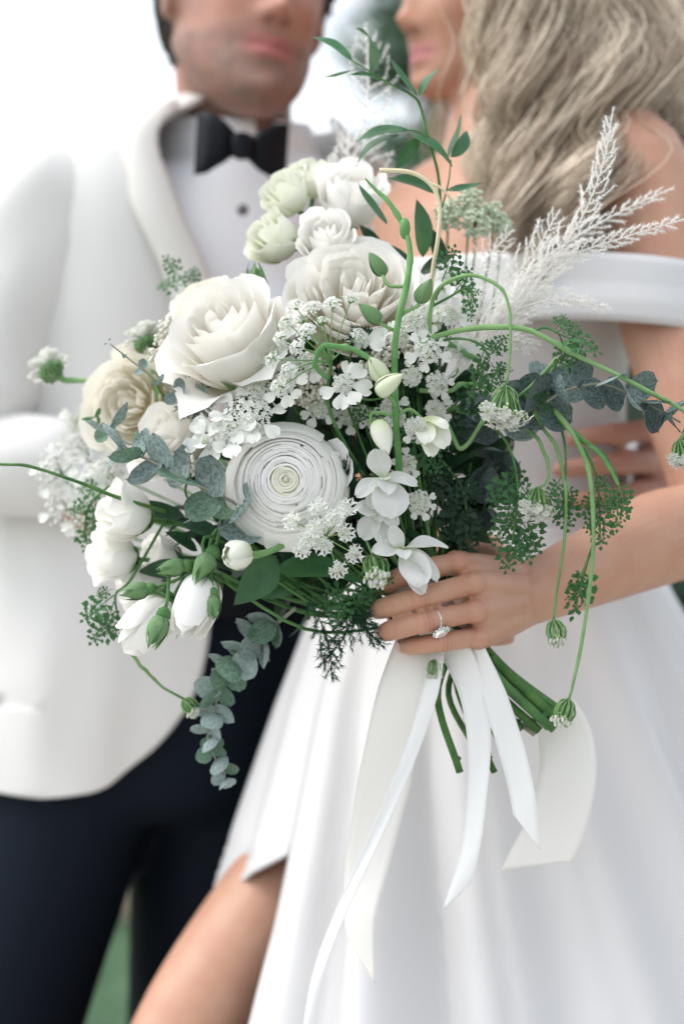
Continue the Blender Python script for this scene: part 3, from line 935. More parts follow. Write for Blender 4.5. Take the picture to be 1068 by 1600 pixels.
    for k, v in pts.items():            # crease shade painted as fine dark lines over the finger joints
        for p0, q0, amt in ((v[1], v[0], .34), (v[0], v[1], .10)):
            t = nrm(q0 - p0); rel = V - p0; s = rel @ t; rd = np.linalg.norm(rel - np.outer(s, t), axis=1)
            w = amt * np.exp(-(s / .005) ** 2) * (.5 + .5 * np.cos(s * 2 * math.pi / .0036)) * (rd < .0155)
            col = col * (1 - w[:, None] * np.array([.55, .75, .8]))
    set_colour(me, 'skin', col)
    world_child(link('body', me, M_['skin_bride']), bride)
    for k, v in pts.items():        # nails
        m = MB(); m.ball((0, 0, 0), np.array([.0052, .0066, .0016]), 10, 6)
        t = nrm(v[3] - v[2]); nn = nrm(np.array([-1, 0.1, 0]) - t * np.dot(np.array([-1, .1, 0]), t))
        M = Matrix([[*(q)] + [0] for q in np.stack([np.cross(t, nn), t, nn], 1)] + [[0, 0, 0, 1]])
        M.translation = Vector(v[3] + nn * rr[k][1] * .80)
        o = link('nail', m.mesh('nail'), M_['nail'], None, M); world_child(o, bride)
    # ---- ring
    c = pts['ring'][0] * .22 + pts['ring'][1] * .78; t = nrm(pts['ring'][1] - pts['ring'][0])
    up = nrm(np.array([.0, -.60, -.80]) - t * np.dot(np.array([0, -.60, -.80]), t)); sd = np.cross(t, up)
    m = MB(); rad = .0097
    m.tube([c + rad * (up * math.cos(q) + sd * math.sin(q)) for q in np.linspace(0, 2 * math.pi, 40)], [.00105], 8)
    ring = world_child(link('ring', m.mesh('ring'), M_['silver'], label='silver ring with a square-cut clear stone'), bride)
    m = MB(); top = c + up * (rad + .0026)
    for hgt, w in ((-.0035, .001), (0, .0043), (.0012, .0040), (.0019, .0028)):
        pass
    st = [(top + up * hgt, t * w, sd * w) for hgt, w in ((-.0045, .001), (0, .0060), (.0015, .0058), (.0027, .0040))]
    m.loft(st, 8, power=3.5)
    link('stone', m.mesh('stone', False), M_['diamond'], ring)
    m = MB()
    for q in range(12):
        an_ = q * math.pi / 6
        m.ball(top + (t * math.cos(an_) + sd * math.sin(an_)) * .0068, .0012, 6, 4)
    link('halo', m.mesh('halo'), M_['silver'], ring)
    # ---- gown
    gown = bpy.data.objects.new('gown', None); COL.objects.link(gown); world_child(gown, bride); gown['label'] = 'white satin gown with a leg slit'
    gown.matrix_parent_inverse = Matrix.Translation(-Vector(bride.location))
    m = MB(); st = []
    for z in np.linspace(1.325, 1.05, 24):
        a = np.interp(z, [1.05, 1.12, 1.22, 1.28, 1.34], [.131, .125, .143, .153, .160])
        q = np.interp(z, [1.05, 1.12, 1.22, 1.28, 1.34], [.102, .098, .115, .124, .110])
        dx = np.interp(z, [1.05, 1.12, 1.22], [.02, .015, 0]); df = np.interp(z, [1.12, 1.22, 1.28, 1.34], [0, .01, .015, .008])
        st.append((b_c + np.array([dx, 0, z]) + fB * df, lB * a, fB * q))
    m.loft(st, 60, cap=False)
    v = np.vstack(m.v); m.v = [v + (cloth_wave(v * np.array([1, 1, 2.6]), .005, 14, 4))[:, None] * fB]
    o = link('bodice', m.mesh('bodice'), M_['satin'], gown); o.modifiers.new('thickness', 'SOLIDIFY').thickness = -.004
    m = MB(); rows = []
    for k, z in enumerate(np.linspace(1.340, 1.277, 9)):
        bul = .0025 * math.sin(math.pi * k / 8) + (.004 if k > 4 else 0)
        t = np.linspace(0, 2 * math.pi, 90, endpoint=False)
        rows.append([b_c + Z * (z + .004 * math.sin(q) - .010 * abs(math.cos(q)) ** 3) + lB * ((.270 if math.cos(q) > 0 else .235) + bul - .010 * (z - 1.27) / .08) * np.sign(math.cos(q)) * abs(math.cos(q)) ** .8
                     + fB * (.116 + bul) * np.sign(math.sin(q)) * abs(math.sin(q)) ** .8 + fB * .012 for q in t])
    g = np.array(rows); g += cloth_wave(g * np.array([1, 1, .5]), .006, 13, 6)[..., None] * lB + cloth_wave(g * np.array([.6, .6, 3.0]), .005, 10, 1)[..., None] * fB
    m.grid(g, True)
    o = link('shoulder_band', m.mesh('shoulder_band'), M_['satin'], gown); o.modifiers.new('thickness', 'SOLIDIFY').thickness = -.006
    # skirt with deep folds and a slit
    rng = np.random.default_rng(4)
    NZ, NT = 110, 260
    zz = np.concatenate([np.linspace(1.085, .93, 34), np.linspace(.92, .012, NZ - 34)])
    th_n, th_f = R(214), R(160)
    rows = []
    for z in zz:
        t0, t1 = th_n, th_n + 2 * math.pi
        op = np.clip((.775 - z) / .125, 0, 1)
        t1 = t1 - op * (th_n - th_f) - np.clip((.5 - z) / .5, 0, 1) * R(10)
        row = []
        for s in np.linspace(0, 1, NT):
            t = t0 + (t1 - t0) * s
            A = np.interp(z, [0, .4, .62, .70, .91, 1.02, 1.09], [.62, .46, .360, .322, .228, .180, .138])
            Bq = np.interp(z, [0, .4, .62, .70, .91, 1.02, 1.09], [.60, .44, .33, .29, .205, .162, .120])
            cx = np.interp(z, [0, .62, .70, .91, 1.02, 1.09], [.23, .20, .19, .160, .150, .165])
            dep = np.clip((1.08 - z) / .35, 0, 1)
            tw = t + .10 * math.sin(3 * t + 1) + .05 * math.sin(z * 6 + 2 * t)
            fold = 1.1 * (abs(math.sin(4.5 * tw + .9)) ** .8 - .6) + .8 * (abs(math.sin(7.5 * tw + .3 + z * .7)) ** .9 - .6) + .35 * math.cos(19 * t + z * 2)
            ed = np.clip(min(s, 1 - s) / .03, 0, 1)
            r = 1 + dep * .13 * fold * (.3 + .7 * ed) * (1 - .75 * np.clip((-math.cos(t) - .55) / .35, 0, 1)) - .03 * np.clip((-math.cos(t) - .55) / .35, 0, 1)
            row.append((cx + A * r * math.cos(t), 2.44 + Bq * r * math.sin(t), z))
        rows.append(row)
    g = np.array(rows)
    rel = g - np.array([.18, 2.44, 0]); rel[..., 2] = 0
    rel /= np.linalg.norm(rel, axis=2)[..., None] + 1e-9
    g += rel * (cloth_wave(g, .016, 6, 7) * np.clip((1.1 - g[..., 2]) / .3, 0, 1))[..., None]
    m = MB(); m.grid(g)
    o = link('skirt', m.mesh('skirt'), M_['satin'], gown); o.modifiers.new('thickness', 'SOLIDIFY').thickness = -.004
    # ---- shoes
    for a in (an, al_):
        m = MB()
        st = [(a + fB * y + Z * (zc - .10), lB * w, Z * hh) for y, w, zc, hh in ((-.05, .012, .08, .02), (-.04, .026, .075, .028), (.02, .030, .045, .022), (.08, .036, .022, .018), (.14, .036, .016, .015), (.18, .022, .012, .011), (.20, .006, .009, .006))]
        m.loft(st, 18)
        m.tube([a + fB * -.035 + Z * -.03, a + fB * -.038 + Z * -(a[2] - .002)], [.012, .005], 8)
        world_child(link('heeled_shoe', m.mesh('heeled_shoe'), M_['heel']), bride)
    # ---- long wavy hair
    rng = np.random.default_rng(21)
    guides = [[(735, -190, 2.52), (708, -60, 2.60), (716, 90, 2.62), (730, 190, 2.57), (726, 260, 2.54), (742, 330, 2.52)],
              [(795, -215, 2.46), (785, -90, 2.385), (784, 40, 2.365), (794, 150, 2.36), (782, 260, 2.34), (812, 400, 2.30)],
              [(830, -215, 2.46), (838, -80, 2.355), (828, 70, 2.335), (834, 200, 2.315), (822, 320, 2.285), (842, 430, 2.27)],
              [(860, -205, 2.47), (898, -60, 2.365), (898, 90, 2.325), (888, 220, 2.295), (866, 340, 2.265), (872, 455, 2.26)],
              [(875, -190, 2.49), (945, -40, 2.40), (968, 90, 2.355), (950, 190, 2.315), (908, 285, 2.262), (884, 390, 2.25)],
              [(880, -185, 2.51), (985, -30, 2.46), (1018, 90, 2.43), (1022, 190, 2.42), (1034, 280, 2.43), (1040, 370, 2.45)],
              [(875, -185, 2.54), (1000, -30, 2.54), (1046, 100, 2.53), (1056, 210, 2.52), (1050, 320, 2.52), (1064, 420, 2.52)],
              [(840, -185, 2.58), (980, -30, 2.64), (1010, 120, 2.66), (1000, 260, 2.64), (980, 380, 2.62), (960, 470, 2.60)]]
    G = np.array([px_spline(q, 5) for q in guides])          # (8, 41, 3)
    m_ = G.shape[1]
    tt = np.linspace(0, 1, m_)
    curves, tones, rad = [], [], []
    nl = 92
    for k in range(nl):
        u = (k + rng.uniform(0, 1)) / nl * 6.99
        i = int(u); fr = u - i
        if i == 0: fr = fr * .2 if fr < .55 else .88 + .12 * fr
        base = G[i] * (1 - fr) + G[i + 1] * fr
        lay = rng.uniform(-1, .35)
        base = base + np.array([0, 1, 0]) * (.030 * lay * (tt ** .5))[:, None] * -1
        base = base + rng.normal(0, .012, 3) * (tt[:, None])
        ln = rng.uniform(.78, 1.0)
        base = np.stack([np.interp(tt * ln, tt, base[:, q]) for q in range(3)], 1)
        wl = rng.uniform(3.0, 3.7); ph = rng.uniform(0, 6.28) * .5 + u * 1.2; am = rng.uniform(.014, .025) * (.6 if u < 1.6 else 1)
        env = np.clip((tt - .16) / .3, 0, 1)
        wx, wy = np.sin(tt * wl * 6.28 * .85 + ph) * am * env, np.cos(tt * wl * 6.28 * .85 + ph) * am * env * .8
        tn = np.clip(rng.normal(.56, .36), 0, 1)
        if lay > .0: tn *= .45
        ns = 66
        for s in range(ns):
            o = rng.normal(0, .0105 if s % 9 else .019, 3) * np.array([1, .8, .2])
            spread = np.interp(tt, [0, .3, .8, 1], [.7, 1.1, .9, .35])[:, None]
            fl = np.sin(tt * rng.uniform(8, 22) + rng.uniform(0, 6.28))[:, None] * rng.normal(0, .0007, 3)
            pj = rng.normal(0, .16); aj = rng.uniform(.85, 1.15)
            wx, wy = np.sin(tt * wl * 5.34 + ph + pj) * am * env * aj, np.cos(tt * wl * 5.34 + ph + pj) * am * env * .8 * aj
            curves.append(base + o * spread + fl + wx[:, None] * np.array([.92, .1, .25]) + wy[:, None] * np.array([-.1, .9, .1]))
            q = np.clip(tn + rng.normal(0, .17), 0, 1)
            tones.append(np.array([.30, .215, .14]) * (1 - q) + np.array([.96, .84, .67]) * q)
            rad.append(rng.uniform(.00035, .0008))
    me, tn = hair_mesh(np.array(curves), np.array(rad), np.array(tones))
    cb = MB(); cb.ball((0, -.014, .018), np.array([.079, .101, .103]), 40, 26)
    vv = np.vstack(cb.v); keepf = [f for f in cb.f if all((vv[i][1] < .045 or vv[i][2] > .07) and vv[i][2] > -.085 for i in f)]
    capm = bpy.data.meshes.new('cap'); capm.from_pydata((vv * bs @ bB.T + b_head).tolist(), [], keepf)
    n0 = len(me.vertices)
    hm = join_meshes('hair', [me, capm])
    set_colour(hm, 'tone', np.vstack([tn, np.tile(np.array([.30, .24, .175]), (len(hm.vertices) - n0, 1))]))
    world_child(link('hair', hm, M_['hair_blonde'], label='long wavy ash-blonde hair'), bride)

build_groom()
build_bride()
# ------------------------------------------------------------------ the bouquet
GRIP = P(672, 955, 2.005)
bouquet = thing('bouquet', 'loose white and green bridal bouquet of roses, lace flowers and eucalyptus', 'bouquet', GRIP)
RNG = np.random.default_rng(77)

def organic(p, amp=.0009, seed=0):
    p = np.asarray(p, float); t = np.linspace(0, 1, len(p)); rg = np.random.default_rng(seed)
    w = np.sin(t * math.pi)[:, None]
    return p + w * sum(np.sin(t * f + rg.uniform(0, 6.28))[:, None] * rg.normal(0, amp / (k + 1) ** .5, 3) for k, f in enumerate((9, 17, 31)))
def lumpy(r, n, seed=0):
    rg = np.random.default_rng(seed); b = np.interp(np.linspace(0, 1, n), np.linspace(0, 1, len(r)), r)
    k = 1 + .10 * np.sin(np.linspace(0, 1, n) * 23 + rg.uniform(0, 6)) * np.sin(np.linspace(0, 1, n) * 7 + rg.uniform(0, 6))
    for q in rg.uniform(.1, .9, 2):
        k = k + .35 * np.exp(-((np.linspace(0, 1, n) - q) / .014) ** 2)
    return b * k
def part(name, me, mt, label=None, M=None):
    o = link(name, me, mt, None, M, label)
    return world_child(o, bouquet)

def bez(c, t):
    c = np.asarray(c, float); t = t[..., None]
    return (1 - t) ** 3 * c[0] + 3 * (1 - t) ** 2 * t * c[1] + 3 * (1 - t) * t * t * c[2] + t ** 3 * c[3]

def wrap_petal(prof, W, nu=11, nv=11, rnd=.25, pw=3.0, ruf=0.0, side=0.0, tip=0.0, rng=None, notch=0.0, wb=.45, spi=.085, cor=.42):
    """a petal wrapped round the local Z axis, centred on azimuth 0"""
    rng = rng or RNG
    u = np.sin(np.linspace(-1, 1, nu) * math.pi / 2); v = np.linspace(0, 1, nv)
    U, V = np.meshgrid(u, v)
    T = V * (1 - rnd * np.abs(U) ** pw - cor * np.abs(U) ** 7) + tip * np.exp(-(U / .16) ** 2) * V ** 4 - notch * np.exp(-(U / .2) ** 2) * V ** 4
    wd = W * (wb + (1 - wb) * np.sin(np.clip(V / .65, 0, 1) * math.pi / 2))
    rz = prof(T) if callable(prof) else bez(prof, T)
    r, z = rz[..., 0], rz[..., 1]
    ph = rng.uniform(0, 6.28, 4); R0 = 1.0 if callable(prof) else max(abs(np.array(prof)[:, 0]).max(), .1)
    ruf = ruf * .6
    wav = np.sin(U * 3.1 + ph[0]) + .6 * np.sin(U * 6.3 + ph[1]) + .35 * np.sin(U * 11 + ph[2])
    r = r * (1 + spi * U) + ruf * R0 * V ** 3 * wav + side * R0 * (np.abs(U) ** 3) * V ** 2
    z = z + ruf * R0 * .7 * V ** 3 * (np.sin(U * 4.2 + ph[3]) + .4 * np.sin(U * 9 + ph[1]))
    a = U * wd
    m = MB()
    m.grid(np.stack([r * np.cos(a), r * np.sin(a), z], -1), uv=np.stack([(U + 1) / 2, V], -1))
    return m.mesh('petal')

LIB = {}
def rose_lib(kind):
    """list of (mesh, azimuth, tilt) for a flower of radius 1"""
    if kind in LIB:
        return LIB[kind]
    rng = np.random.default_rng(sum(map(ord, kind)))
    out = []
    def layer(n, prof, W, tiltj=.08, **kw):
        off = rng.uniform(0, 6.28)
        for i in range(n):
            pr = [(r * rng.uniform(.93, 1.07), z * rng.uniform(.93, 1.07)) for r, z in prof]
            out.append((wrap_petal(pr, W * rng.uniform(.88, 1.12), rng=rng, **kw), off + i * 6.283 / n + rng.normal(0, .12), rng.normal(0, tiltj)))
    if kind == 'rose':          # full garden rose, half open
        layer(5, [(.08, -.62), (.85, -.60), (.78, .12), (1.18, .20)], .80, ruf=.035, side=-.05, tip=.05, rnd=.10, pw=4)
        layer(5, [(.08, -.60), (.74, -.55), (.70, .25), (.98, .42)], .82, ruf=.03, side=-.03, tip=.04, rnd=.09, pw=4)
        layer(6, [(.08, -.55), (.62, -.45), (.60, .35), (.78, .56)], .75, ruf=.03, rnd=.085, pw=4)
        layer(6, [(.06, -.45), (.50, -.35), (.50, .40), (.60, .62)], .72, ruf=.03, rnd=.085, pw=4)
        layer(6, [(.06, -.40), (.38, -.25), (.40, .42), (.44, .66)], .70, ruf=.03, rnd=.085, pw=4)
        layer(5, [(.05, -.30), (.27, -.15), (.30, .42), (.30, .66)], .75, ruf=.03, rnd=.085, pw=4)
        layer(4, [(.04, -.2), (.17, -.1), (.2, .42), (.17, .64)], .9, ruf=.03, rnd=.07)
        layer(3, [(.03, -.1), (.09, 0), (.11, .4), (.06, .6)], 1.2, ruf=.02, rnd=.06)
    elif kind == 'side_rose':   # seen from the side, big reflexed outer petals
        layer(5, [(.08, -.70), (.95, -.72), (.72, .10), (1.22, .05)], .72, ruf=.05, side=-.10, tip=.10, rnd=.085, pw=4, tiltj=.12)
        layer(5, [(.08, -.66), (.80, -.60), (.66, .32), (.98, .50)], .85, ruf=.04, side=-.04, tip=.06, rnd=.09, pw=4)
        layer(5, [(.08, -.6), (.64, -.50), (.58, .45), (.72, .68)], .82, ruf=.03, rnd=.09, pw=4)
        layer(5, [(.06, -.5), (.48, -.35), (.46, .5), (.50, .74)], .8, ruf=.03, rnd=.085, pw=4)
        layer(4, [(.05, -.4), (.32, -.2), (.33, .5), (.32, .74)], .9, ruf=.03, rnd=.07)
        layer(3, [(.04, -.2), (.18, -.1), (.2, .5), (.13, .70)], 1.1, ruf=.02, rnd=.06)
    elif kind == 'open_rose':   # quartered bloom seen into
        layer(6, [(.08, -.5), (.9, -.52), (.92, .02), (1.18, .10)], .70, ruf=.03, rnd=.085, pw=4)
        layer(6, [(.08, -.5), (.8, -.45), (.82, .12), (1.00, .26)], .72, ruf=.03, rnd=.085, pw=4)
        layer(7, [(.08, -.45), (.7, -.38), (.72, .2), (.84, .36)], .62, ruf=.03, rnd=.085, pw=4)
        layer(8, [(.08, -.4), (.58, -.3), (.6, .22), (.68, .42)], .52, ruf=.04, rnd=.07, tiltj=.14)
        layer(8, [(.08, -.35), (.46, -.25), (.48, .25), (.54, .44)], .50, ruf=.05, rnd=.07, tiltj=.16)
        layer(8, [(.06, -.3), (.34, -.2), (.36, .25), (.40, .44)], .50, ruf=.06, rnd=.07, tiltj=.18)
        layer(6, [(.05, -.25), (.22, -.15), (.24, .25), (.26, .42)], .55, ruf=.06, rnd=.07, tiltj=.2)
        layer(5, [(.04, -.2), (.10, -.1), (.12, .22), (.14, .40)], .7, ruf=.06, rnd=.07, tiltj=.2)
    elif kind == 'spray_rose':  # small rounded cup
        layer(5, [(.08, -.85), (1.05, -.80), (.90, .20), (1.10, .50)], .74, ruf=.05, side=-.04, tip=.04, rnd=.14, tiltj=.14)
        layer(5, [(.08, -.8), (.90, -.7), (.80, .35), (.88, .72)], .74, ruf=.05, rnd=.12, tiltj=.12)
        layer(5, [(.08, -.7), (.72, -.6), (.64, .45), (.66, .80)], .72, ruf=.05, rnd=.12, tiltj=.12)
        layer(4, [(.06, -.6), (.50, -.4), (.46, .5), (.44, .82)], .8, ruf=.05, rnd=.09, pw=4)
        layer(3, [(.05, -.4), (.28, -.2), (.28, .5), (.15, .80)], 1.1, ruf=.02, rnd=.07)
    elif kind == 'bud_rose':    # long pointed bud just opening
        layer(3, [(.08, -1.05), (.98, -1.1), (.82, .35), (.72, 1.0)], 1.12, ruf=.025, side=-.05, tip=.05, rnd=.30)
        layer(3, [(.08, -1.0), (.85, -1.0), (.72, .5), (.40, 1.12)], 1.1, ruf=.02, tip=.04, rnd=.28)
        layer(3, [(.08, -.9), (.68, -.8), (.56, .6), (.20, 1.18)], 1.1, ruf=.02, rnd=.25)
        layer(2, [(.08, -.8), (.45, -.6), (.38, .6), (.06, 1.18)], 1.5, ruf=.01, rnd=.2)
    elif kind == 'ranunculus':  # many thin nested shells
        n = 25
        rim = lambda k: 1.13 if k < 0 else .98 * (1 - (k / (n - .3))) ** 1.12 + .015
        hh = lambda r: .46 * max(1 - r * r / 1.32, 0) ** .75 - .07 * math.exp(-(r / .2) ** 2)
        for k in range(n):
            r1, r0 = rim(k), rim(k - 1)
            prof = [(.05, -.70 + .02 * k), (r0 * .8 + .05, -.52 + .014 * k), (r0 * 1.08 + .03, hh(r0) - .26), (r0 * 1.0 + .010, hh(r0) - .034), (r0 * .5 + r1 * .5, hh(r0) * .5 + hh(r1) * .5 - .002), (r1, hh(r1) + .004)]
            npet = 6 if k < 12 else 5 if k < 18 else 3
            off = rng.uniform(0, 6.28)
            for i in range(npet):
                jt = rng.uniform(.945, 1.05)
                pr = [(r * (jt if q > 1 else 1), z + rng.uniform(-.003, .003) + (jt - 1) * -.25 * (q > 1)) for q, (r, z) in enumerate(prof)]
                cv = spline(pr, 8); tc_ = np.linspace(0, 1, len(cv))
                pr = (lambda cv: lambda T: np.stack([np.interp(T ** .75, tc_, cv[:, 0]), np.interp(T ** .75, tc_, cv[:, 1])], -1))(cv)
                out.append((wrap_petal(pr, 6.283 / npet * rng.uniform(.62, .8), nu=13, nv=16, ruf=.009, rnd=.05, pw=2.2, wb=.6, rng=rng, spi=.016, cor=.03), off + i * 6.283 / npet + rng.normal(0, .2), rng.normal(0, .022)))
    elif kind == 'small_ranunculus':
        for k in range(6):
            f = k / 5
            Rk = 1 - .8 * f
            layer(5 if k < 4 else 3, [(.05, -.95 * Rk), (1.3 * Rk, -.9 * Rk), (1.2 * Rk, .8 * Rk), (.50 * Rk, .98 * (1 - .15 * f))], .95, ruf=.05, rnd=.3, tiltj=.16, nu=9, nv=8)
    elif kind == 'scabiosa':
        for ring, (r0, n, w, z) in enumerate(((1.15, 14, .30, .1), (.95, 12, .32, .3), (.7, 10, .36, .45), (.45, 8, .42, .52), (.22, 5, .6, .55))):
            layer(n, [(.06, -.1), (r0 * .4, .0), (r0 * .75, z + .1), (r0, z)], w, ruf=.06, rnd=.2, tiltj=.15, nu=6, nv=6)
    LIB[kind] = out
    return out

def stem_path(base, d, depth_pull=.0):
    """from a flower's base back along -d and down to the grip"""
    e = GRIP + np.array([RNG.normal(0, .008), RNG.normal(0, .006) + .004, RNG.normal(0, .006)])
    L = np.linalg.norm(e - base)
    return spline([base, base - np.asarray(d) * min(.045, L * .3) + np.array([0, .006, 0]), base * .45 + e * .55 + np.array([0, .012, -.01]), e], 6)

def sepal_mesh():
    if 'sepal' not in LIB:
        LIB['sepal'] = [wrap_petal([(.05, -1.0), (.62, -1.0), (.85 + .15 * k, -.5), (1.0 + .35 * k, .10 - .35 * k)], .45, 5, 7, rnd=.75, pw=1.2, rng=RNG) for k in range(2)]
    return LIB['sepal']

def flower(name, kind, px, py, d, Rad, face, mt, label=None, roll=None, sepals=5, stem=None, thick=.0016, squash=1.0):
    z = view_dir(*face)
    c = P(px, py, d)
    M = frame(c, z, RNG.uniform(0, 6.28) if roll is None else roll)
    Mi = M.inverted()
    lo = {'bud_rose': -1.05, 'spray_rose': -.85, 'ranunculus': -.75, 'small_ranunculus': -.95, 'scabiosa': -.1}.get(kind, -.62)
    base = c + z * lo * Rad
    m = MB()
    path = stem_path(base, z) if stem is None else np.vstack([[base], spline([P(*q) for q in stem], 6)])
    A = np.array(Mi)
    m.tube(path @ A[:3, :3].T + A[:3, 3], [thick * 1.5, thick, thick], 6)
    m.ball((0, 0, lo * Rad), np.array([.30, .30, .22]) * Rad, 10, 6)
    o = part(name, m.mesh('stem'), M_['stem'], label, M)
    for me, az, tl in rose_lib(kind):
        link('petal', me, M_[mt], o, Matrix.Rotation(az, 4, 'Z') @ Matrix.Rotation(tl, 4, 'Y') @ Matrix.Diagonal((Rad, Rad, Rad * squash, 1)))
        if len(me.materials) == 0: me.materials.append(M_[mt])
    for i in range(sepals):
        link('sepal', sepal_mesh()[i % 2], M_['bud_green'], o, Matrix.Translation((0, 0, (lo + .62) * Rad * (1 if kind != 'bud_rose' else .85))) @ Matrix.Rotation(i * 6.283 / max(sepals, 1) + .3, 4, 'Z') @ Matrix.Scale(Rad * (.80 if kind != 'bud_rose' else 1.02), 4))
    return o

# petals of a different colour need their own copy of the meshes
def recolour(kind, new):
    LIB[new] = [(me.copy(), a, t) for me, a, t in rose_lib(kind)]
    for me, a, t in LIB[new]:
        me.materials.clear()
for k_, n_ in (('rose', 'rose_cream'), ('open_rose', 'open_rose_cream'), ('spray_rose', 'spray_green')):
    recolour(k_, n_)

# ---- the big blooms
flower('ranunculus', 'ranunculus', 446, 757, 1.945, .0425, (.02, .20, 1), 'petal', 'large round white ranunculus at the front of the bouquet', roll=.4, sepals=0)
o = bpy.data.objects['ranunculus']
for q in [c for c in o.children if c.name.startswith('petal')][100:]:      # the youngest petals at the heart are creamier
    q.material_slots[0].link = 'OBJECT'; q.material_slots[0].material = M_['petal_heart']
for az, tl, sc in ((1.05, .35, 1.12), (.75, .5, 1.10)):     # two loose petals at the back edge
    me = wrap_petal([(.1, -.7), (.8, -.75), (1.0, -.3), (1.18, .1)], .42, rnd=.3, ruf=.02)
    Rm = o.matrix_basis.to_3x3().normalized().to_4x4().inverted() @ frame((0, 0, 0), view_dir(.02, .20, 1))
    link('petal', me, M_['petal'], o, Rm @ Matrix.Rotation(az - .55, 4, 'Z') @ Matrix.Scale(.0425 * sc, 4))
flower('garden_rose', 'side_rose', 362, 540, 1.985, .0535, (-.42, .62, .66), 'petal_rose', 'white garden rose tilted back, with large pointed outer petals', roll=2.1)
flower('garden_rose', 'open_rose', 552, 468, 2.005, .0535, (.05, .62, .78), 'petal_rose', 'fully open ivory garden rose above the lace flowers', roll=.5)
flower('garden_rose', 'rose_cream', 330, 482, 2.06, .032, (-.3, .8, .4), 'petal_cream', 'cream garden rose half hidden behind the tilted one')
flower('garden_rose', 'open_rose_cream', 212, 632, 2.10, .044, (-.35, .12, .9), 'petal_cream', 'open cream garden rose at the jacket side')
flower('garden_rose', 'rose', 272, 690, 2.03, .036, (-.62, .45, .5), 'petal_rose', 'ivory rose with a folded outer petal beside the eucalyptus')
# ---- small roses at the top
for px, py, d, r, f, l in ((447, 306, 2.10, .0205, (-.5, .62, .5), 'topmost pale spray rose next to the bow tie'), (487, 280, 2.14, .019, (-.05, .9, .4), 'pale green spray rose peeking out behind the topmost one'),
                           (428, 376, 2.08, .0225, (-.75, .35, .5), 'greenish spray rose in front of the shirt'), (508, 374, 2.05, .0235, (-.1, .5, .8), 'white spray rose just above the open garden rose'),
                           (549, 308, 2.11, .030, (.1, .62, .7), 'round white spray rose beside the narrow green leaves')):
    flower('spray_rose', 'spray_green' if px < 500 else 'spray_rose', px, py, d, r, f, 'petal_green' if px < 500 else 'petal', l)
# ---- small roses at lower left
for px, py, d, r, f, k, l in ((196, 803, 1.995, .0240, (-.9, .22, .45), 'spray_rose', 'small white rose below the eucalyptus tip'), (176, 868, 2.03, .0225, (-.9, .15, .45), 'spray_rose', 'small white rose beneath another, at the bouquet edge'),
                              (222, 915, 2.06, .023, (-.85, -.3, .35), 'spray_rose', 'shaded white rose behind the green buds'), (252, 868, 2.06, .018, (-.8, .1, .4), 'spray_rose', 'half hidden small rose among dark stems'),
                              (232, 975, 1.975, .0242, (-.62, -.62, .45), 'bud_rose', 'white rosebud hanging lowest at the bouquet edge'), (306, 944, 1.935, .0232, (-.32, -.86, .38), 'bud_rose', 'pointed white rosebud with green sepals, in sharp focus')):
    flower('small_rose', k, px, py, d, r, f, 'petal', l)
flower('ranunculus_bud', 'small_ranunculus', 372, 867, 1.915, .0118, (-.75, .1, .65), 'petal_green', 'small closed ranunculus bud on a pale curved stem', sepals=0,
       stem=[(384, 868, 1.922), (405, 866, 1.925), (430, 858, 1.93), (452, 846, 1.945)], thick=.0029)
bpy.data.objects['ranunculus_bud'].data.materials[0] = M_['stem_pale']
for nm, rr_, zc_ in (('ranunculus', .05, .40), ('ranunculus_bud', .55, .30)):
    q_ = MB(); rad_ = .0425 if nm == 'ranunculus' else .0118
    q_.ball((0, 0, zc_ * rad_), rr_ * rad_, 12, 8)
    link('centre', q_.mesh('centre'), M_['bud_pale'], bpy.data.objects[nm])
for px, py, d, f, st in ((76, 574, 2.14, (-.45, .55, -.55), [(100, 594, 2.14), (140, 595, 2.13), (185, 597, 2.12)]), (226, 528, 2.10, (-.35, .75, -.35), [(238, 560, 2.10), (245, 610, 2.09), (262, 680, 2.08)])):
    o = flower('scabiosa', 'scabiosa', px, py, d, .017, f, 'floret', 'white scabiosa seen from behind, ' + ('farthest out over the sleeve' if px < 100 else 'close above the cream rose'), sepals=0, stem=st, thick=.002)
    o.data.materials[0] = M_['stem_pale']
    m = MB()
    for i in range(34):
        a, q = i * 2.4, (i / 34) ** .5
        m.ball((math.cos(a) * q * .011, math.sin(a) * q * .011, -.006 - .004 * (1 - q)), np.array([.0026, .0026, .0042]), 6, 4)
    link('calyx', m.mesh('calyx'), M_['bud_green'], o)

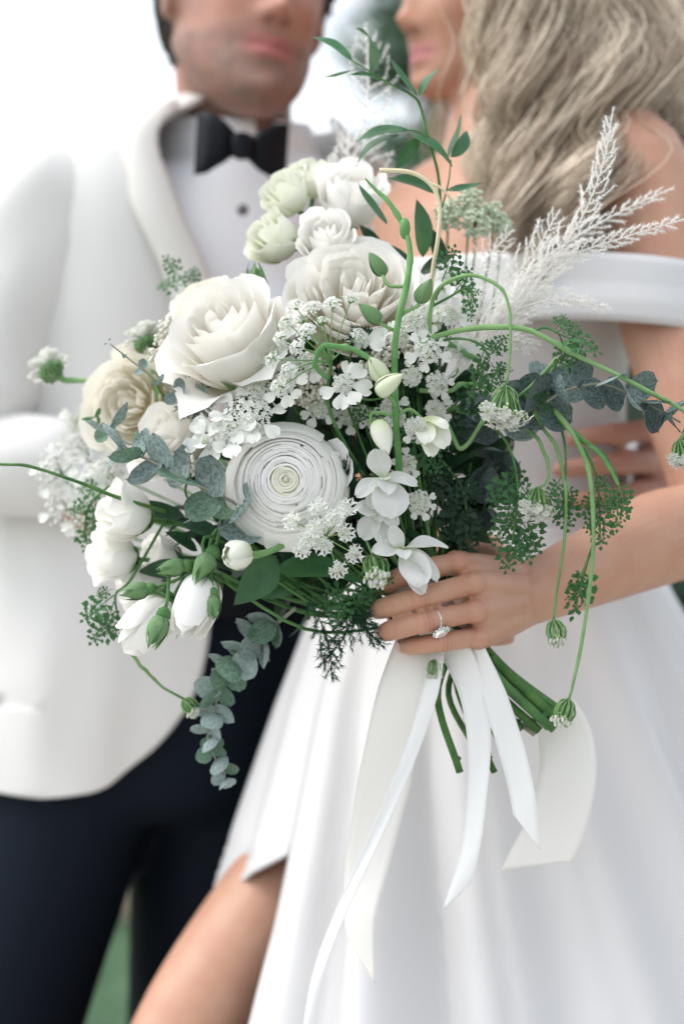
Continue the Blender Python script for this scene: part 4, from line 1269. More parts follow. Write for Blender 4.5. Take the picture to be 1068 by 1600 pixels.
# ---- green rosebuds
def green_bud(px, py, d, r, face, label, stem=None):
    z = view_dir(*face); M = frame(P(px, py, d), z, RNG.uniform(0, 6)); A = np.array(M.inverted())
    m = MB()
    path = stem_path(P(px, py, d) - z * r * 1.6, z) if stem is None else np.vstack([[P(px, py, d) - z * r * 1.5], spline([P(*q) for q in stem], 6)])
    m.tube(path @ A[:3, :3].T + A[:3, 3], [.0016, .0013], 6)
    m.loft([((0, 0, h * r), np.array([w * r, 0, 0]), np.array([0, w * r, 0])) for h, w in ((-1.9, .25), (-1.6, .55), (-1.2, .6), (-.9, .5))], 12)
    o = part('rosebud', m.mesh('hip'), M_['stem'], label, M)
    c = MB(); c.loft([((0, 0, h * r), np.array([w * r, 0, 0]), np.array([0, w * r, 0])) for h, w in ((-1.0, .5), (-.4, .86), (.3, .78), (.9, .4), (1.3, .1))], 14)
    link('petal', c.mesh('petal'), M_['bud_green'], o)
    for i in range(5):
        if 'budsepal' not in LIB:
            LIB['budsepal'] = [wrap_petal([(.35, -1.1), (1.1, -.7), (1.05 - .1 * k, .45), (.12 + .2 * k, 1.75)], .62, 7, 9, rnd=.35, pw=1.1, rng=RNG, wb=.8) for k in range(3)]
        link('sepal', LIB['budsepal'][i % 3], M_['bud_green'], o, Matrix.Rotation(i * 1.257, 4, 'Z') @ Matrix.Scale(r, 4))
green_bud(271, 887, 1.935, .0085, (-.95, -.12, .3), 'pointed green rosebud reaching sideways over the small roses')
green_bud(320, 884, 1.928, .0100, (-.45, -.8, .4), 'plump green rosebud hanging above the sharp white rosebud')
green_bud(246, 983, 1.925, .0100, (-.35, -.9, .3), 'green rosebud in front of the lowest white rosebud')
green_bud(214, 924, 1.95, .0085, (-.97, -.2, .2), 'green rosebud nearest the jacket hem')
green_bud(333, 945, 1.925, .0075, (.05, -.95, .3), 'small green rosebud clinging to the sharp white rosebud')
green_bud(400, 444, 2.03, .0110, (-.02, .97, .2), 'upright green rosebud in front of the shirt')

# ---- leaves
def leaf_mesh(ratio, nu=7, nv=11, a=.8, b=.9, fold=.12, curve=.12, tipcurl=0.0, name='leaf', blunt=0.0):
    u = np.linspace(-1, 1, nu); v = np.linspace(0, 1, nv)
    U, V = np.meshgrid(u, v)
    w = ratio * .5 * (np.sin(math.pi * np.clip(V, 0, 1) ** a) ** b + blunt * (V > .5) * 0)
    zz = curve * np.sin(V * math.pi * .8) + fold * np.abs(U) * w * 2 - tipcurl * V ** 3 + .01 * np.sin(V * 9 + U * 2)
    m = MB(); m.grid(np.stack([U * w, V, zz], -1))
    return m.mesh(name)
def disc_mesh(cup=.12, tip=.06, name='leaf', seed=0):
    rng = np.random.default_rng(seed)
    v = np.linspace(0, 1, 10); u = np.linspace(-1, 1, 9)
    U, V = np.meshgrid(u, v)
    w = .52 * np.sqrt(np.clip(1 - (2 * V - 1) ** 2, 0, 1)) ** .9
    y = V + tip * np.exp(-(U / .15) ** 2) * V ** 6
    rr = (U * w) ** 2 * 4 + (V - .5) ** 2 * 4
    zz = cup * rr + .05 * np.abs(U) * w * 2 + .03 * np.sin(V * 5 + rng.uniform(0, 6)) + .03 * np.sin(U * 3 + rng.uniform(0, 6))
    m = MB(); m.grid(np.stack([U * w, y, zz], -1))
    return m.mesh(name)
RUSCUS = [leaf_mesh(.37, fold=.10, curve=.10 * s, tipcurl=.06, name='leaf') for s in (1, -1, 1.6)]
BROAD = [leaf_mesh(.56, a=.75, fold=.12, curve=.08, tipcurl=.08) for s in (1,)]
DISC = [disc_mesh(.10 + .05 * k, .05, 'leaf', k) for k in range(4)]
for me in RUSCUS: me.materials.append(M_['leaf'])
for me in BROAD: me.materials.append(M_['leaf'])

def leaf_matrix(base, tip, nor):
    y = np.asarray(tip) - np.asarray(base); L = np.linalg.norm(y); y = y / L
    n = np.asarray(nor, float); n = nrm(n - y * np.dot(n, y)); x = np.cross(y, n)
    M = Matrix.Identity(4)
    for i in range(3):
        M[i][0], M[i][1], M[i][2], M[i][3] = x[i] * L, y[i] * L, n[i] * L, base[i]
    return M

def branch(name, stem_lists, leaves, mstem, label, rad=.0011):
    """stem polylines in place, then leaves [(mesh, base, tip, normal, material)]"""
    m = MB()
    for lst, r in stem_lists:
        m.tube(lst, r, 6)
    o = part(name, m.mesh('stem'), mstem, label)
    for me, b, t, n, mt in leaves:
        q = link('leaf', me, mt, o, leaf_matrix(b, t, n))
        if mt is not me.materials[0]:
            q.material_slots[0].link = 'OBJECT'; q.material_slots[0].material = mt
    return o

# ruscus at the top
d0 = 2.025
def lf(bx, by, tx, ty, d=d0, dt=0.0, n=(0, .35, 1), k=0, mt='leaf'):
    return (RUSCUS[k], P(bx, by, d), P(tx, ty, d + dt), view_dir(*n), M_[mt])
branch('ruscus_branch', [(px_spline([(672, 455, d0), (684, 380, d0), (687, 320, d0), (683, 268, d0), (668, 215, d0), (655, 165, d0), (640, 148, d0), (606, 130, d0), (575, 110, d0), (548, 94, d0)]), [.0017, .0013, .0007]),
                         (px_spline([(668, 215, d0), (650, 204, d0), (634, 203, d0)]), [.0009, .0006]),
                         (px_spline([(690, 325, d0), (700, 285, d0), (704, 250, d0)]), [.0009, .0006])],
       [lf(550, 95, 486, 58, dt=.01, n=(.3, .8, .6)), lf(560, 108, 490, 113, dt=.02, n=(0, 1, .25), k=1), lf(600, 127, 543, 118, n=(.1, .9, .5)), lf(578, 112, 554, 46, dt=.04, n=(.9, .1, .5), k=2),
        lf(651, 150, 616, 85, n=(.8, .5, .5), k=1), lf(653, 153, 687, 107, n=(-.6, .6, .6)), lf(636, 202, 556, 221, n=(0, .8, .6), k=0), lf(622, 210, 558, 262, dt=.01, n=(-.2, .9, .5), k=2),
        lf(655, 215, 620, 266, dt=-.01, n=(.6, .4, .6), k=1), lf(638, 208, 706, 260, dt=-.01, n=(.35, .8, .5), k=0), lf(700, 248, 711, 176, dt=.02, n=(-.9, 0, .45), k=1), lf(704, 246, 728, 205, dt=.02, n=(.7, .3, .5), k=2),
        lf(682, 302, 604, 279, n=(.0, .75, .65), k=0), lf(696, 298, 752, 279, n=(.1, .8, .5), k=1), lf(660, 402, 650, 310, n=(.5, 0, .85), k=0), lf(604, 350, 566, 279, dt=.01, n=(.85, -.2, .5), k=1)],
       M_['stem'], 'ruscus branch of narrow green leaves rising between the faces')
branch('ruscus_branch', [(px_spline([(640, 470, 2.05), (625, 420, 2.05), (600, 400, 2.05)]), [.0013, .0008])],
       [lf(640, 405, 562, 392, d=2.05, n=(0, .6, .8), mt='leaf_dark_shade'), lf(690, 420, 668, 352, d=2.06, n=(.4, .2, .9), mt='leaf_dark_shade'), lf(655, 430, 712, 398, d=2.05, n=(0, .6, .8), mt='leaf_dark_shade'), lf(596, 402, 560, 350, d=2.07, n=(.3, .3, .9), mt='leaf_dark_shade')],
       M_['stem'], 'short branch of dark leaves tucked behind the open garden rose')
# broad leaves low in front
for (bx, by, tx, ty, d, n, s) in ((432, 868, 366, 946, 1.955, (.55, .25, .8), 'upright broad green leaf beneath the ranunculus bud'), (425, 893, 566, 907, 1.965, (.05, .9, .45), 'horizontal broad green leaf beneath the big ranunculus'),
                                  (470, 905, 410, 935, 1.985, (.3, .5, .8), 'darker broad leaf between two others under the ranunculus')):
    q = part('broad_leaf', BROAD[0], M_['leaf'], s, leaf_matrix(P(bx, by, d), P(tx, ty, d - .005), view_dir(*n)))

# ---- eucalyptus chains
def eucalyptus(path, n, size, mats, label, spin=1.57, tiltout=.75, taper=.5, seed=0, twig='twig', rad=(.0016, .0007), phase=0.0, start=.08):
    rng = np.random.default_rng(seed)
    p = px_spline(path, 10)
    cum = np.concatenate([[0], np.cumsum(np.linalg.norm(np.diff(p, axis=0), axis=1))]); cum /= cum[-1]
    lv = []
    for k in range(n):
        t = start + (1 - start) * k / (n - 1)
        c = np.array([np.interp(t, cum, p[:, i]) for i in range(3)])
        c2 = np.array([np.interp(min(t + .03, 1), cum, p[:, i]) for i in range(3)]); c0 = np.array([np.interp(max(t - .03, 0), cum, p[:, i]) for i in range(3)])
        tg = nrm(c2 - c0)
        a = nrm(np.cross(tg, np.array([0, 1.0, 0.05]))); b = np.cross(tg, a)
        for sgn in (1, -1):
            ph = phase + k * spin + (0 if sgn > 0 else math.pi) + rng.normal(0, .25)
            out = a * math.cos(ph) + b * math.sin(ph)
            dr = nrm(out + tg * (tiltout + rng.normal(0, .15)))
            L = size * (1 - (1 - taper) * t) * rng.uniform(.85, 1.12)
            nn = nrm(tg - dr * np.dot(tg, dr) + rng.normal(0, .18, 3) + np.array([0, -.75, .1]))
            lv.append((DISC[rng.integers(4)], c + dr * .002, c + dr * L, nn, M_[mats[rng.integers(len(mats))]]))
    return branch('eucalyptus_branch', [(p, list(rad))], lv, M_[twig], label)
for me in DISC: me.materials.append(M_['euc'])
eucalyptus([(420, 850, 1.96), (385, 800, 1.94), (340, 772, 1.93), (290, 750, 1.93), (245, 725, 1.935), (205, 705, 1.95), (180, 680, 1.97)], 8, .040, ['euc', 'euc', 'euc', 'euc_green'], 'silvery eucalyptus branch in front of the small roses', seed=5, taper=.72, phase=.5, spin=1.35)
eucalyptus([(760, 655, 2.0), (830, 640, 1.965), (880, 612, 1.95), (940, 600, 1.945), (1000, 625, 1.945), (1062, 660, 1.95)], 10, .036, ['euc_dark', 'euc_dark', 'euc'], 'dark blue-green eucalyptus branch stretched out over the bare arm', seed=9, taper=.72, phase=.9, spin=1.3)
eucalyptus([(462, 950, 1.99), (420, 985, 2.0), (385, 1018, 2.01), (350, 1060, 2.02), (335, 1110, 2.03), (325, 1155, 2.03), (350, 1212, 2.03)], 18, .029, ['euc_pale', 'euc_pale', 'euc_green'], 'pale eucalyptus branch hanging down over the black trousers', seed=12, taper=.6, phase=.2)
eucalyptus([(325, 650, 1.99), (300, 628, 1.98), (262, 605, 1.975), (220, 575, 1.975), (172, 537, 1.98)], 6, .021, ['euc'], 'thin eucalyptus twig with few leaves by the tilted garden rose', seed=14, taper=.22, phase=.7, spin=1.8)
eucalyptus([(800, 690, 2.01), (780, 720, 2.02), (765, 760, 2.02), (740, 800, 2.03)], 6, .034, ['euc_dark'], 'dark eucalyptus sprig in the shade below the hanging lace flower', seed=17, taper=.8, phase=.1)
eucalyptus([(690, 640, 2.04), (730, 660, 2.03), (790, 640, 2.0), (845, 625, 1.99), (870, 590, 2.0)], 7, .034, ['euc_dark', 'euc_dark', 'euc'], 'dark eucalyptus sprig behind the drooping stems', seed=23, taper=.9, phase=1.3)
eucalyptus([(230, 700, 2.0), (195, 690, 2.01), (165, 672, 2.03), (150, 655, 2.05)], 5, .017, ['euc_green', 'leaf'], 'young green eucalyptus tip by the cream rose', seed=31, taper=.7, phase=.6)
# ---- lace flowers
def tiny_floret():
    m = MB()
    for i in range(5):
        a = i * 1.2566; c, s = math.cos(a), math.sin(a)
        q = np.array([(.10, 0, 0), (.55, -.36, .12), (1.0, -.12, .22), (.9, 0, .15), (1.0, .12, .22), (.55, .36, .12)])
        m.add(np.stack([q[:, 0] * c - q[:, 1] * s, q[:, 0] * s + q[:, 1] * c, q[:, 2]], 1), [(0, 1, 2, 3), (0, 3, 4, 5)])
    m.ball((0, 0, .08), .16, 5, 3)
    return m
TINY = tiny_floret()
def umbellet(n, Rad, fs, dome=.5, seed=0, face=1.0):
    """n tiny florets over a small dome of radius Rad facing +Z"""
    rng = np.random.default_rng(seed); m = MB()
    for i in range(n):
        q = math.sqrt((i + .4) / n); a = i * 2.39996
        nx = np.array([math.cos(a) * q, math.sin(a) * q, 0])
        pos = nx * Rad + np.array([0, 0, Rad * dome * (1 - q * q)]) + rng.normal(0, Rad * .05, 3)
        m.put(TINY, frame(pos, nx * face * .9 + Z + rng.normal(0, .25, 3), rng.uniform(0, 6), fs * rng.uniform(.75, 1.2)))
    return m
def umbel_rays(n, Rad, dome, seed, ray=.0004):
    rng = np.random.default_rng(seed); m = MB()
    for i in range(n):
        q = math.sqrt((i + .4) / n); a = i * 2.39996
        m.tube([(0, 0, -Rad * .7), (math.cos(a) * q * Rad, math.sin(a) * q * Rad, Rad * dome * (1 - q * q))], [ray], 4, cap=False)
    return m
UMB = [umbellet(30, .0072, .0017, .5, s).mesh('floret_cluster') for s in range(4)]
for me in UMB: me.materials.append(M_['floret'])
def outer_petal(notch=.16, ratio=.8, seed=0):
    rng = np.random.default_rng(seed)
    u = np.linspace(-1, 1, 9); v = np.linspace(0, 1, 9); U, V = np.meshgrid(u, v)
    w = ratio * .5 * np.clip(.12 + np.sin(np.clip(V / .72, 0, 1) * math.pi / 2) ** 1.3 * np.sqrt(np.clip(1 - (np.clip(V - .62, 0, 1) / .40) ** 2, .05, 1)), 0, 1.2)
    y = V - notch * np.exp(-(U / .35) ** 2) * V ** 5
    zz = .10 * np.sin(V * 2.6 + rng.uniform(-.5, .5)) + .10 * U * U * V + .04 * np.sin(U * 5 + rng.uniform(0, 6)) * V - .06 * np.exp(-(U / .2) ** 2) * V
    m = MB(); m.grid(np.stack([U * w, y, zz], -1)); return m.mesh('petal')
OPET = [outer_petal(.14, .82, s) for s in range(4)]
for me in OPET: me.materials.append(M_['floret'])
GBEAD = None
def orlaya(px, py, d, Rad, face, npet, label, pet=.0125, roll=0.0, arc=6.283, seed=0, nf=44, stem=None):
    rng = np.random.default_rng(seed + 100)
    z = view_dir(*face); c = P(px, py, d); M = frame(c, z, roll); A = np.array(M.inverted())
    m = umbel_rays(10, Rad * .8, .3, seed)
    path = stem_path(c - z * Rad * .7, z) if stem is None else np.vstack([[c - z * Rad * .7], spline([P(*q) for q in stem], 6)])
    m.tube(path @ A[:3, :3].T + A[:3, 3], [.0011], 6)
    o = part('lace_flower', m.mesh('stem'), M_['stem'], label, M)
    f = umbellet(nf, Rad, .0021 * (Rad / .011) ** .3, .45, seed)
    link('floret_cluster', f.mesh('floret_cluster'), M_['floret'], o)
    g = MB()
    for i in range(26):
        q = math.sqrt((i + .3) / 26); a = i * 2.39996 + 1
        g.ball((math.cos(a) * q * Rad * .8, math.sin(a) * q * Rad * .8, Rad * .45 * (1 - q * q) + .0004), .00075, 5, 4)
    link('green_bead', g.mesh('green_bead'), M_['floret_green'], o)
    for i in range(npet):
        a = roll * 0 + (i + .5) / npet * arc + rng.normal(0, .1)
        b = np.array([math.cos(a), math.sin(a), -.05]) * Rad * .85
        dr = nrm(np.array([math.cos(a), math.sin(a), rng.normal(-.1, .18)]))
        link('petal', OPET[i % 4], M_['floret'], o, leaf_matrix(b, b + dr * pet * rng.uniform(.85, 1.15), np.array([0, 0, 1.0]) + rng.normal(0, .12, 3)))
    return o
OR = [(536, 600, 1.918, .0080, (-.05, .25, 1), 6, 'open lace flower with broad white petals in the middle of the bouquet', .0145, 3.4, 4.6),
      (388, 645, 1.935, .0200, (-.05, .55, .8), 7, 'wide lace flower head just above the big ranunculus', .013, 2.2, 4.5),
      (352, 672, 1.932, .0120, (-.25, .35, .9), 6, 'lace flower whose loose petals touch the ranunculus rim', .016, 2.6, 4.2),
      (322, 690, 1.93, .0050, (-.3, .1, 1), 5, 'small lace flower with five petals next to the silvery eucalyptus', .0150, .3, 6.283),
      (442, 600, 1.938, .0100, (-.2, .4, .9), 5, 'lace flower at the edge of the tilted garden rose', .0125, 3.6, 4.0),
      (437, 545, 1.955, .0085, (-.5, .3, .8), 4, 'lace flower overlapping the tilted garden rose', .013, 2.8, 3.0),
      (560, 530, 1.93, .0085, (.1, .5, .9), 3, 'lace flower with a single long petal under the open rose', .016, 5.6, 1.3),
      (648, 500, 1.95, .0115, (-.1, .4, .9), 4, 'lace flower beside the thick green orchid stem', .0105, 5.4, 2.6),
      (668, 548, 1.94, .0105, (.15, .2, 1), 6, 'lace flower in front of the arching stem', .0105, 1.0, 6.283),
      (700, 492, 1.96, .0095, (.3, .4, .8), 5, 'lace flower at the foot of the arching stem', .0105, 5.2, 4.0),
      (642, 588, 1.945, .0085, (.1, .3, 1), 2, 'lace flower beside the paired pale buds', .008, 0.2, 2.0),
      (682, 598, 1.95, .0090, (.3, .0, 1), 2, 'fading lace flower with a brownish edge', .008, 4.8, 2.0),
      (650, 668, 1.925, .0090, (.1, -.35, 1), 3, 'drooping lace flower by the half-open orchid bud', .007, 3.8, 2.5),
      (622, 655, 1.94, .0055, (-.1, -.2, 1), 0, 'tiny lace flower between the pale buds', .007, 0, 1),
      (655, 785, 1.955, .0095, (.25, .1, 1), 4, 'lace flower in the shade behind the orchid', .007, 4.0, 3.0),
      (498, 640, 1.97, .0080, (0, .2, 1), 4, 'lace flower deep behind the ranunculus', .010, 2.0, 4.0),
      (585, 655, 1.98, .0080, (.1, .2, 1), 4, 'shaded lace flower left of the drooping bud', .008, 2.0, 4.0)]
OR += [(482, 566, 1.955, .0100, (-.1, .4, .9), 3, 'lace flower behind the fan of rays', .010, 2.6, 3.0), (610, 636, 1.96, .0080, (0, .2, 1), 4, 'lace flower under the pale paired buds', .008, 3.0, 4.0),
       (622, 528, 1.955, .0085, (.1, .4, .9), 3, 'lace flower touching the orchid stem', .009, .3, 3.0), (712, 545, 1.965, .0090, (.3, .3, .9), 4, 'lace flower beneath the long level stem', .009, 5.0, 3.5),
       (635, 725, 1.96, .0075, (.2, .1, 1), 4, 'shaded lace flower above the orchids', .007, 1.0, 5.0), (680, 640, 1.962, .0085, (.2, .1, 1), 3, 'lace flower behind the half-open orchid bud', .008, 5.4, 3.0),
       (405, 610, 1.95, .0110, (-.2, .6, .8), 4, 'lace flower squeezed between rose and ranunculus', .010, 2.2, 3.0), (545, 650, 1.985, .0085, (0, .3, 1), 5, 'shaded lace flower above the ranunculus edge', .009, 2.5, 5.0),
       (700, 430, 2.02, .0100, (.2, .6, .8), 4, 'lace flower at the base of the ruscus leaves', .009, 1.5, 5.0), (600, 790, 1.98, .0080, (0, .2, 1), 3, 'shaded lace flower behind the middle orchid', .008, 2.5, 5.0)]
for i, (px, py, d, r, f, n, l, pl, ro, ar) in enumerate(OR):
    orlaya(px, py, d, r, f, n, l, pl, ro, ar, i, nf=int(36 + r * 2600))

# queen anne's lace seen from behind with rays
def ray_lace(node, tips, label, d=1.93, rad=.0006, us=1.0, stem=None, seed=0):
    rng = np.random.default_rng(seed)
    nd = P(*node); m = MB()
    m.tube(stem_path(nd, view_dir(0, .6, .2)) if stem is None else np.vstack([[nd], spline([P(*q) for q in stem], 6)]), [.0016, .0012], 6)
    o = part('ray_lace_flower', m.mesh('stem'), M_['stem'], label)
    for k, t in enumerate(tips):
        tp = P(t[0], t[1], t[2] if len(t) > 2 else d)
        q = MB(); q.tube(spline([nd, nd * .5 + tp * .5 + rng.normal(0, .0012, 3), tp], 4), [rad * 1.2, rad * .8], 5)
        q.put(umbel_rays(12, .006 * us, .5, k), frame(tp + nrm(tp - nd) * .004 * us, nrm(tp - nd)))
        r = link('ray', q.mesh('ray'), M_['stem_pale'], o)
        link('floret_cluster', UMB[k % 4], M_['floret'], r, frame(tp + nrm(tp - nd) * .004 * us, nrm(nrm(tp - nd) * 1.0 + view_dir(0, .2, .5)), rng.uniform(0, 6), us * rng.uniform(.85, 1.15)))
    return o
ray_lace((517, 564, 1.935), [(465, 484, 1.94), (490, 488, 1.93), (519, 483, 1.935), (546, 474, 1.94), (453, 508, 1.93), (483, 522, 1.915), (447, 530, 1.925), (433, 562, 1.925), (456, 578, 1.912), (443, 602, 1.92), (475, 505, 1.945), (556, 528, 1.92), (470, 545, 1.91), (505, 508, 1.95)],
         'lace umbel seen from behind, its green rays fanned out over the open rose')

# notched lace flower in front of the ranunculus
def wedge_petal():
    v = np.array([(0, 0, 0), (-.18, .5, .05), (-.46, .95, .16), (-.10, .80, .06), (0, .70, .02), (.10, .80, .06), (.46, .95, .16), (.18, .5, .05)])
    m = MB(); m.add(v, [(0, 1, 3, 4), (1, 2, 3), (0, 4, 5, 7), (5, 6, 7)]); return m.mesh('petal', False)
WEDGE = wedge_petal(); WEDGE.materials.append(M_['floret'])
def notched_lace(node, heads, label, d=1.905, rr=.0095, seed=0, stem=None):
    rng = np.random.default_rng(seed); nd = P(*node); m = MB()
    m.tube(stem_path(nd, view_dir(0, .1, .9)) if stem is None else np.vstack([[nd], spline([P(*q) for q in stem], 6)]), [.0013], 6)
    o = part('notched_lace_flower', m.mesh('stem'), M_['stem'], label)
    cen = np.mean([P(h[0], h[1], d) for h in heads], axis=0)
    for k, h in enumerate(heads):
        tp = P(h[0], h[1], h[2] if len(h) > 2 else d)
        out = tp - cen; zf = nrm(view_dir(0, .15, 1) + out * 22)
        q = MB(); q.tube([nd, tp - zf * .003], [.0006], 5)
        M = frame(tp, zf, rng.uniform(0, 6))
        g = MB()
        for i in range(14):
            s = math.sqrt((i + .3) / 14); a = i * 2.39996
            g.ball((math.cos(a) * s * rr * .45, math.sin(a) * s * rr * .45, .001 * (1 - s)), .0010, 5, 4)
            q_ = g
        r = link('ray', q.mesh('ray'), M_['stem_pale'], o)
        link('green_bead', g.mesh('green_bead'), M_['floret_green'], r, M)
        u = umbellet(12, rr * .55, .0026, .2, k); link('floret_cluster', u.mesh('floret_cluster'), M_['floret'], r, M @ Matrix.Translation((0, 0, .0006)))
        Mi = np.array(M.to_3x3().inverted())
        lo = Mi @ out; a0 = math.atan2(lo[1], lo[0])
        for i in range(7):
            a = a0 + (i - 3) * .62 + rng.normal(0, .08)
            L = rr * (1.05 - .10 * abs(i - 3)) * .72
            b = np.array([math.cos(a), math.sin(a), 0]) * rr * .34
            m2 = MB(); 
            v = np.vstack([[(vv.co.x, vv.co.y, vv.co.z) for vv in WEDGE.vertices]])
            A = np.array(leaf_matrix(b, b + np.array([math.cos(a), math.sin(a), rng.normal(.15, .15)]) * L, np.array([0, 0, 1.0]) + rng.normal(0, .1, 3)))
            pv = v @ A[:3, :3].T + A[:3, 3]
            if i == 0: big = MB()
            big.add(pv, [tuple(p.vertices) for p in WEDGE.polygons])
        link('petal_ring', big.mesh('petal_ring', False), M_['floret'], r, M)
    return o
notched_lace((508, 840, 1.925), [(458, 814), (497, 795), (541, 795, 1.902), (474, 856), (505, 850), (537, 832), (551, 864, 1.91), (527, 888, 1.908), (497, 826, 1.898), (520, 812, 1.9), (484, 838, 1.9)], 'lace flower with notched square petals in front of the ranunculus')

# hanging lace flowers on the drooping stems
def hanging(top, path, label, open_=True, size=.015, dirv=(0, -1, .15), rad=.0015, mt='stem_pale', seed=0):
    rng = np.random.default_rng(seed + 40)
    c = P(*top); m = MB(); pp = organic(np.vstack([px_spline(path, 10), [c]]), .0005, seed + len(label)); m.tube(pp, lumpy([rad * 1.25, rad, rad * .7], len(pp), seed + len(label)), 8)
    o = part('hanging_lace_flower', m.mesh('stem'), M_[mt], label)
    z = view_dir(*dirv); q = MB(); f = MB(); g = MB()
    n = 16
    for i in range(n):
        s = math.sqrt((i + .4) / n); a = i * 2.39996
        x = nrm(np.cross(z, [0.2, 1, .1])); y = np.cross(z, x)
        sp = .72 if open_ else .42
        e = c + z * size * (1.0 + .25 * (1 - s)) + (x * math.cos(a) + y * math.sin(a)) * s * size * sp
        mid = c + z * size * .45 + (x * math.cos(a) + y * math.sin(a)) * s * size * (sp * (.6 if open_ else 1.25))
        q.tube(spline([c, mid, e], 3), [.0006, .0008 if open_ else .0011], 4)
        for k in range(5 if open_ else 4):
            pz = nrm(z + (x * math.cos(a) + y * math.sin(a)) * s * .8 + rng.normal(0, .35, 3))
            if open_:
                f.put(TINY, frame(e + rng.normal(0, size * .10, 3), pz, rng.uniform(0, 6), size * .19 * rng.uniform(.8, 1.2)))
            else:
                f.ball(e + rng.normal(0, size * .06, 3), np.array([.0008, .0008, .0013]) * size / .012, 5, 4)
            g.ball(e + rng.normal(0, size * .09, 3) - z * size * .06, size * .055, 5, 4)
    for k in range(9):          # bracts
        a = k * .7; x = nrm(np.cross(z, [0.2, 1, .1])); y = np.cross(z, x); w = x * math.cos(a) + y * math.sin(a)
        q.tube(spline([c, c + w * size * .35 + z * size * .2, c + w * size * .5 + z * size * .75], 3), [.0007, .0002], 4)
    link('ray', q.mesh('ray'), M_['stem_pale'], o)
    link('floret_cluster', f.mesh('floret_cluster'), M_['floret'], o)
    link('green_bead', g.mesh('green_bead'), M_['floret_green'], o)
    return o
hanging((790, 603, 1.93), [(672, 535, 1.95), (672, 485, 1.945), (688, 447, 1.94), (735, 430, 1.935), (778, 445, 1.93), (794, 478, 1.93), (797, 530, 1.93), (793, 585, 1.93)], 'white lace flower hanging from the arched stem', size=.025, dirv=(-.12, -1, .25))
hanging((1060, 688, 1.935), [(655, 545, 1.955), (690, 523, 1.945), (765, 511, 1.935), (830, 518, 1.93), (915, 563, 1.93), (1000, 605, 1.93), (1075, 648, 1.932), (1072, 672, 1.934)], 'lace flower at the end of the long stem over the arm', size=.016, dirv=(.1, -1, .2), rad=.0021)
hanging((864, 968, 1.955), [(812, 600, 1.98), (840, 655, 1.965), (868, 700, 1.96), (884, 770, 1.955), (880, 850, 1.955), (868, 930, 1.955)], 'closed green lace flower hanging in front of the wrist', open_=False, size=.017, dirv=(.15, -1, .2))
hanging((888, 1092, 1.94), [(865, 640, 1.96), (895, 680, 1.945), (918, 730, 1.94), (927, 800, 1.94), (924, 880, 1.94), (908, 1000, 1.94), (892, 1080, 1.94)], 'closed green lace flower hanging lowest, in front of the skirt', open_=False, size=.018, dirv=(-.35, -.9, .2), rad=.0018)
hanging((840, 762, 1.955), [(800, 650, 1.99), (835, 680, 1.965), (857, 730, 1.955), (850, 758, 1.955)], 'greenish lace flower hanging among the feathery leaves', size=.019, dirv=(-.1, -1, .3))
hanging((582, 868, 1.945), [(560, 820, 1.97), (572, 845, 1.95)], 'small greenish lace flower below the orchid', size=.022, dirv=(.15, -.75, .6), open_=False)
hanging((680, 1030, 1.985), [(690, 1000, 2.0), (684, 1015, 1.99)], 'small green tuft where the ribbons are tied', size=.014, dirv=(-.05, -1, .2), open_=False)
hanging((287, 1092, 2.03), [(195, 1005, 2.02), (220, 1040, 2.02), (255, 1075, 2.025)], 'blurred lace flower against the jacket edge', size=.014, dirv=(.5, -.6, .2), open_=False)
for i, (px, py) in enumerate(((470, 1005),)):
    pass

# ---- feathery leaves
def parsley_mesh(seed=0):
    rng = np.random.default_rng(seed); m = MB()
    def lobe(b, d, n, L, w):
        s = np.cross(d, n)
        v = [b, b + d * L * .55 + s * w + n * w * .4, b + d * L, b + d * L * .55 - s * w + n * w * .4, b + d * L * .55 - n * w * .2]
        m.add(v, [(0, 4, 1), (1, 4, 2), (4, 3, 2), (0, 3, 4)])
    def pin(b, d, n, L, lev):
        s = np.cross(d, n)
        m.tube([b, b + d * L], [.012 * (1.6 if lev == 0 else .6), .005], 4, cap=False)
        k = 4 if lev == 0 else 2
        for j in range(k):
            t = .28 + .60 * j / (k - 1)
            for sg in (1, -1):
                a = .95 - .25 * t
                dd = nrm(d * math.cos(a) + s * sg * math.sin(a) + n * rng.normal(0, .15))
                Lq = L * (.52 if lev == 0 else .50) * (1 - .62 * t) * rng.uniform(.85, 1.15)
                if lev == 0: pin(b + d * L * t, dd, nrm(n + rng.normal(0, .2, 3)), Lq, 1)
                else: lobe(b + d * L * t, dd, n, Lq * 1.5, Lq * .46)
        if lev == 0:
            pin(b + d * L * .92, d, n, L * .25, 1)
        else:
            lobe(b + d * L * .85, d, n, L * .55, L * .2)
    pin(np.zeros(3), np.array([0, 1.0, 0]), Z, .85, 0)
    v = np.vstack(m.v); v[:, 2] += -.22 * v[:, 1] ** 2
    m.v = [v]
    return m.mesh('leaf')
PARS = [parsley_mesh(s) for s in range(4)]
for me in PARS: me.materials.append(M_['parsley'])
def feathery(stem, leaves, label, rad=.0014, mt='stem', lm='parsley'):
    lv = []
    for i, (bx, by, tx, ty, d, n) in enumerate(leaves):
        lv.append((PARS[i % 4], P(bx, by, d), P(tx, ty, d + RNG.normal(0, .006)), view_dir(*n), M_[lm]))
    return branch('feathery_leaf_stem', [(px_spline(stem), [rad, rad * .6])] if stem else [], lv, M_[mt], label)
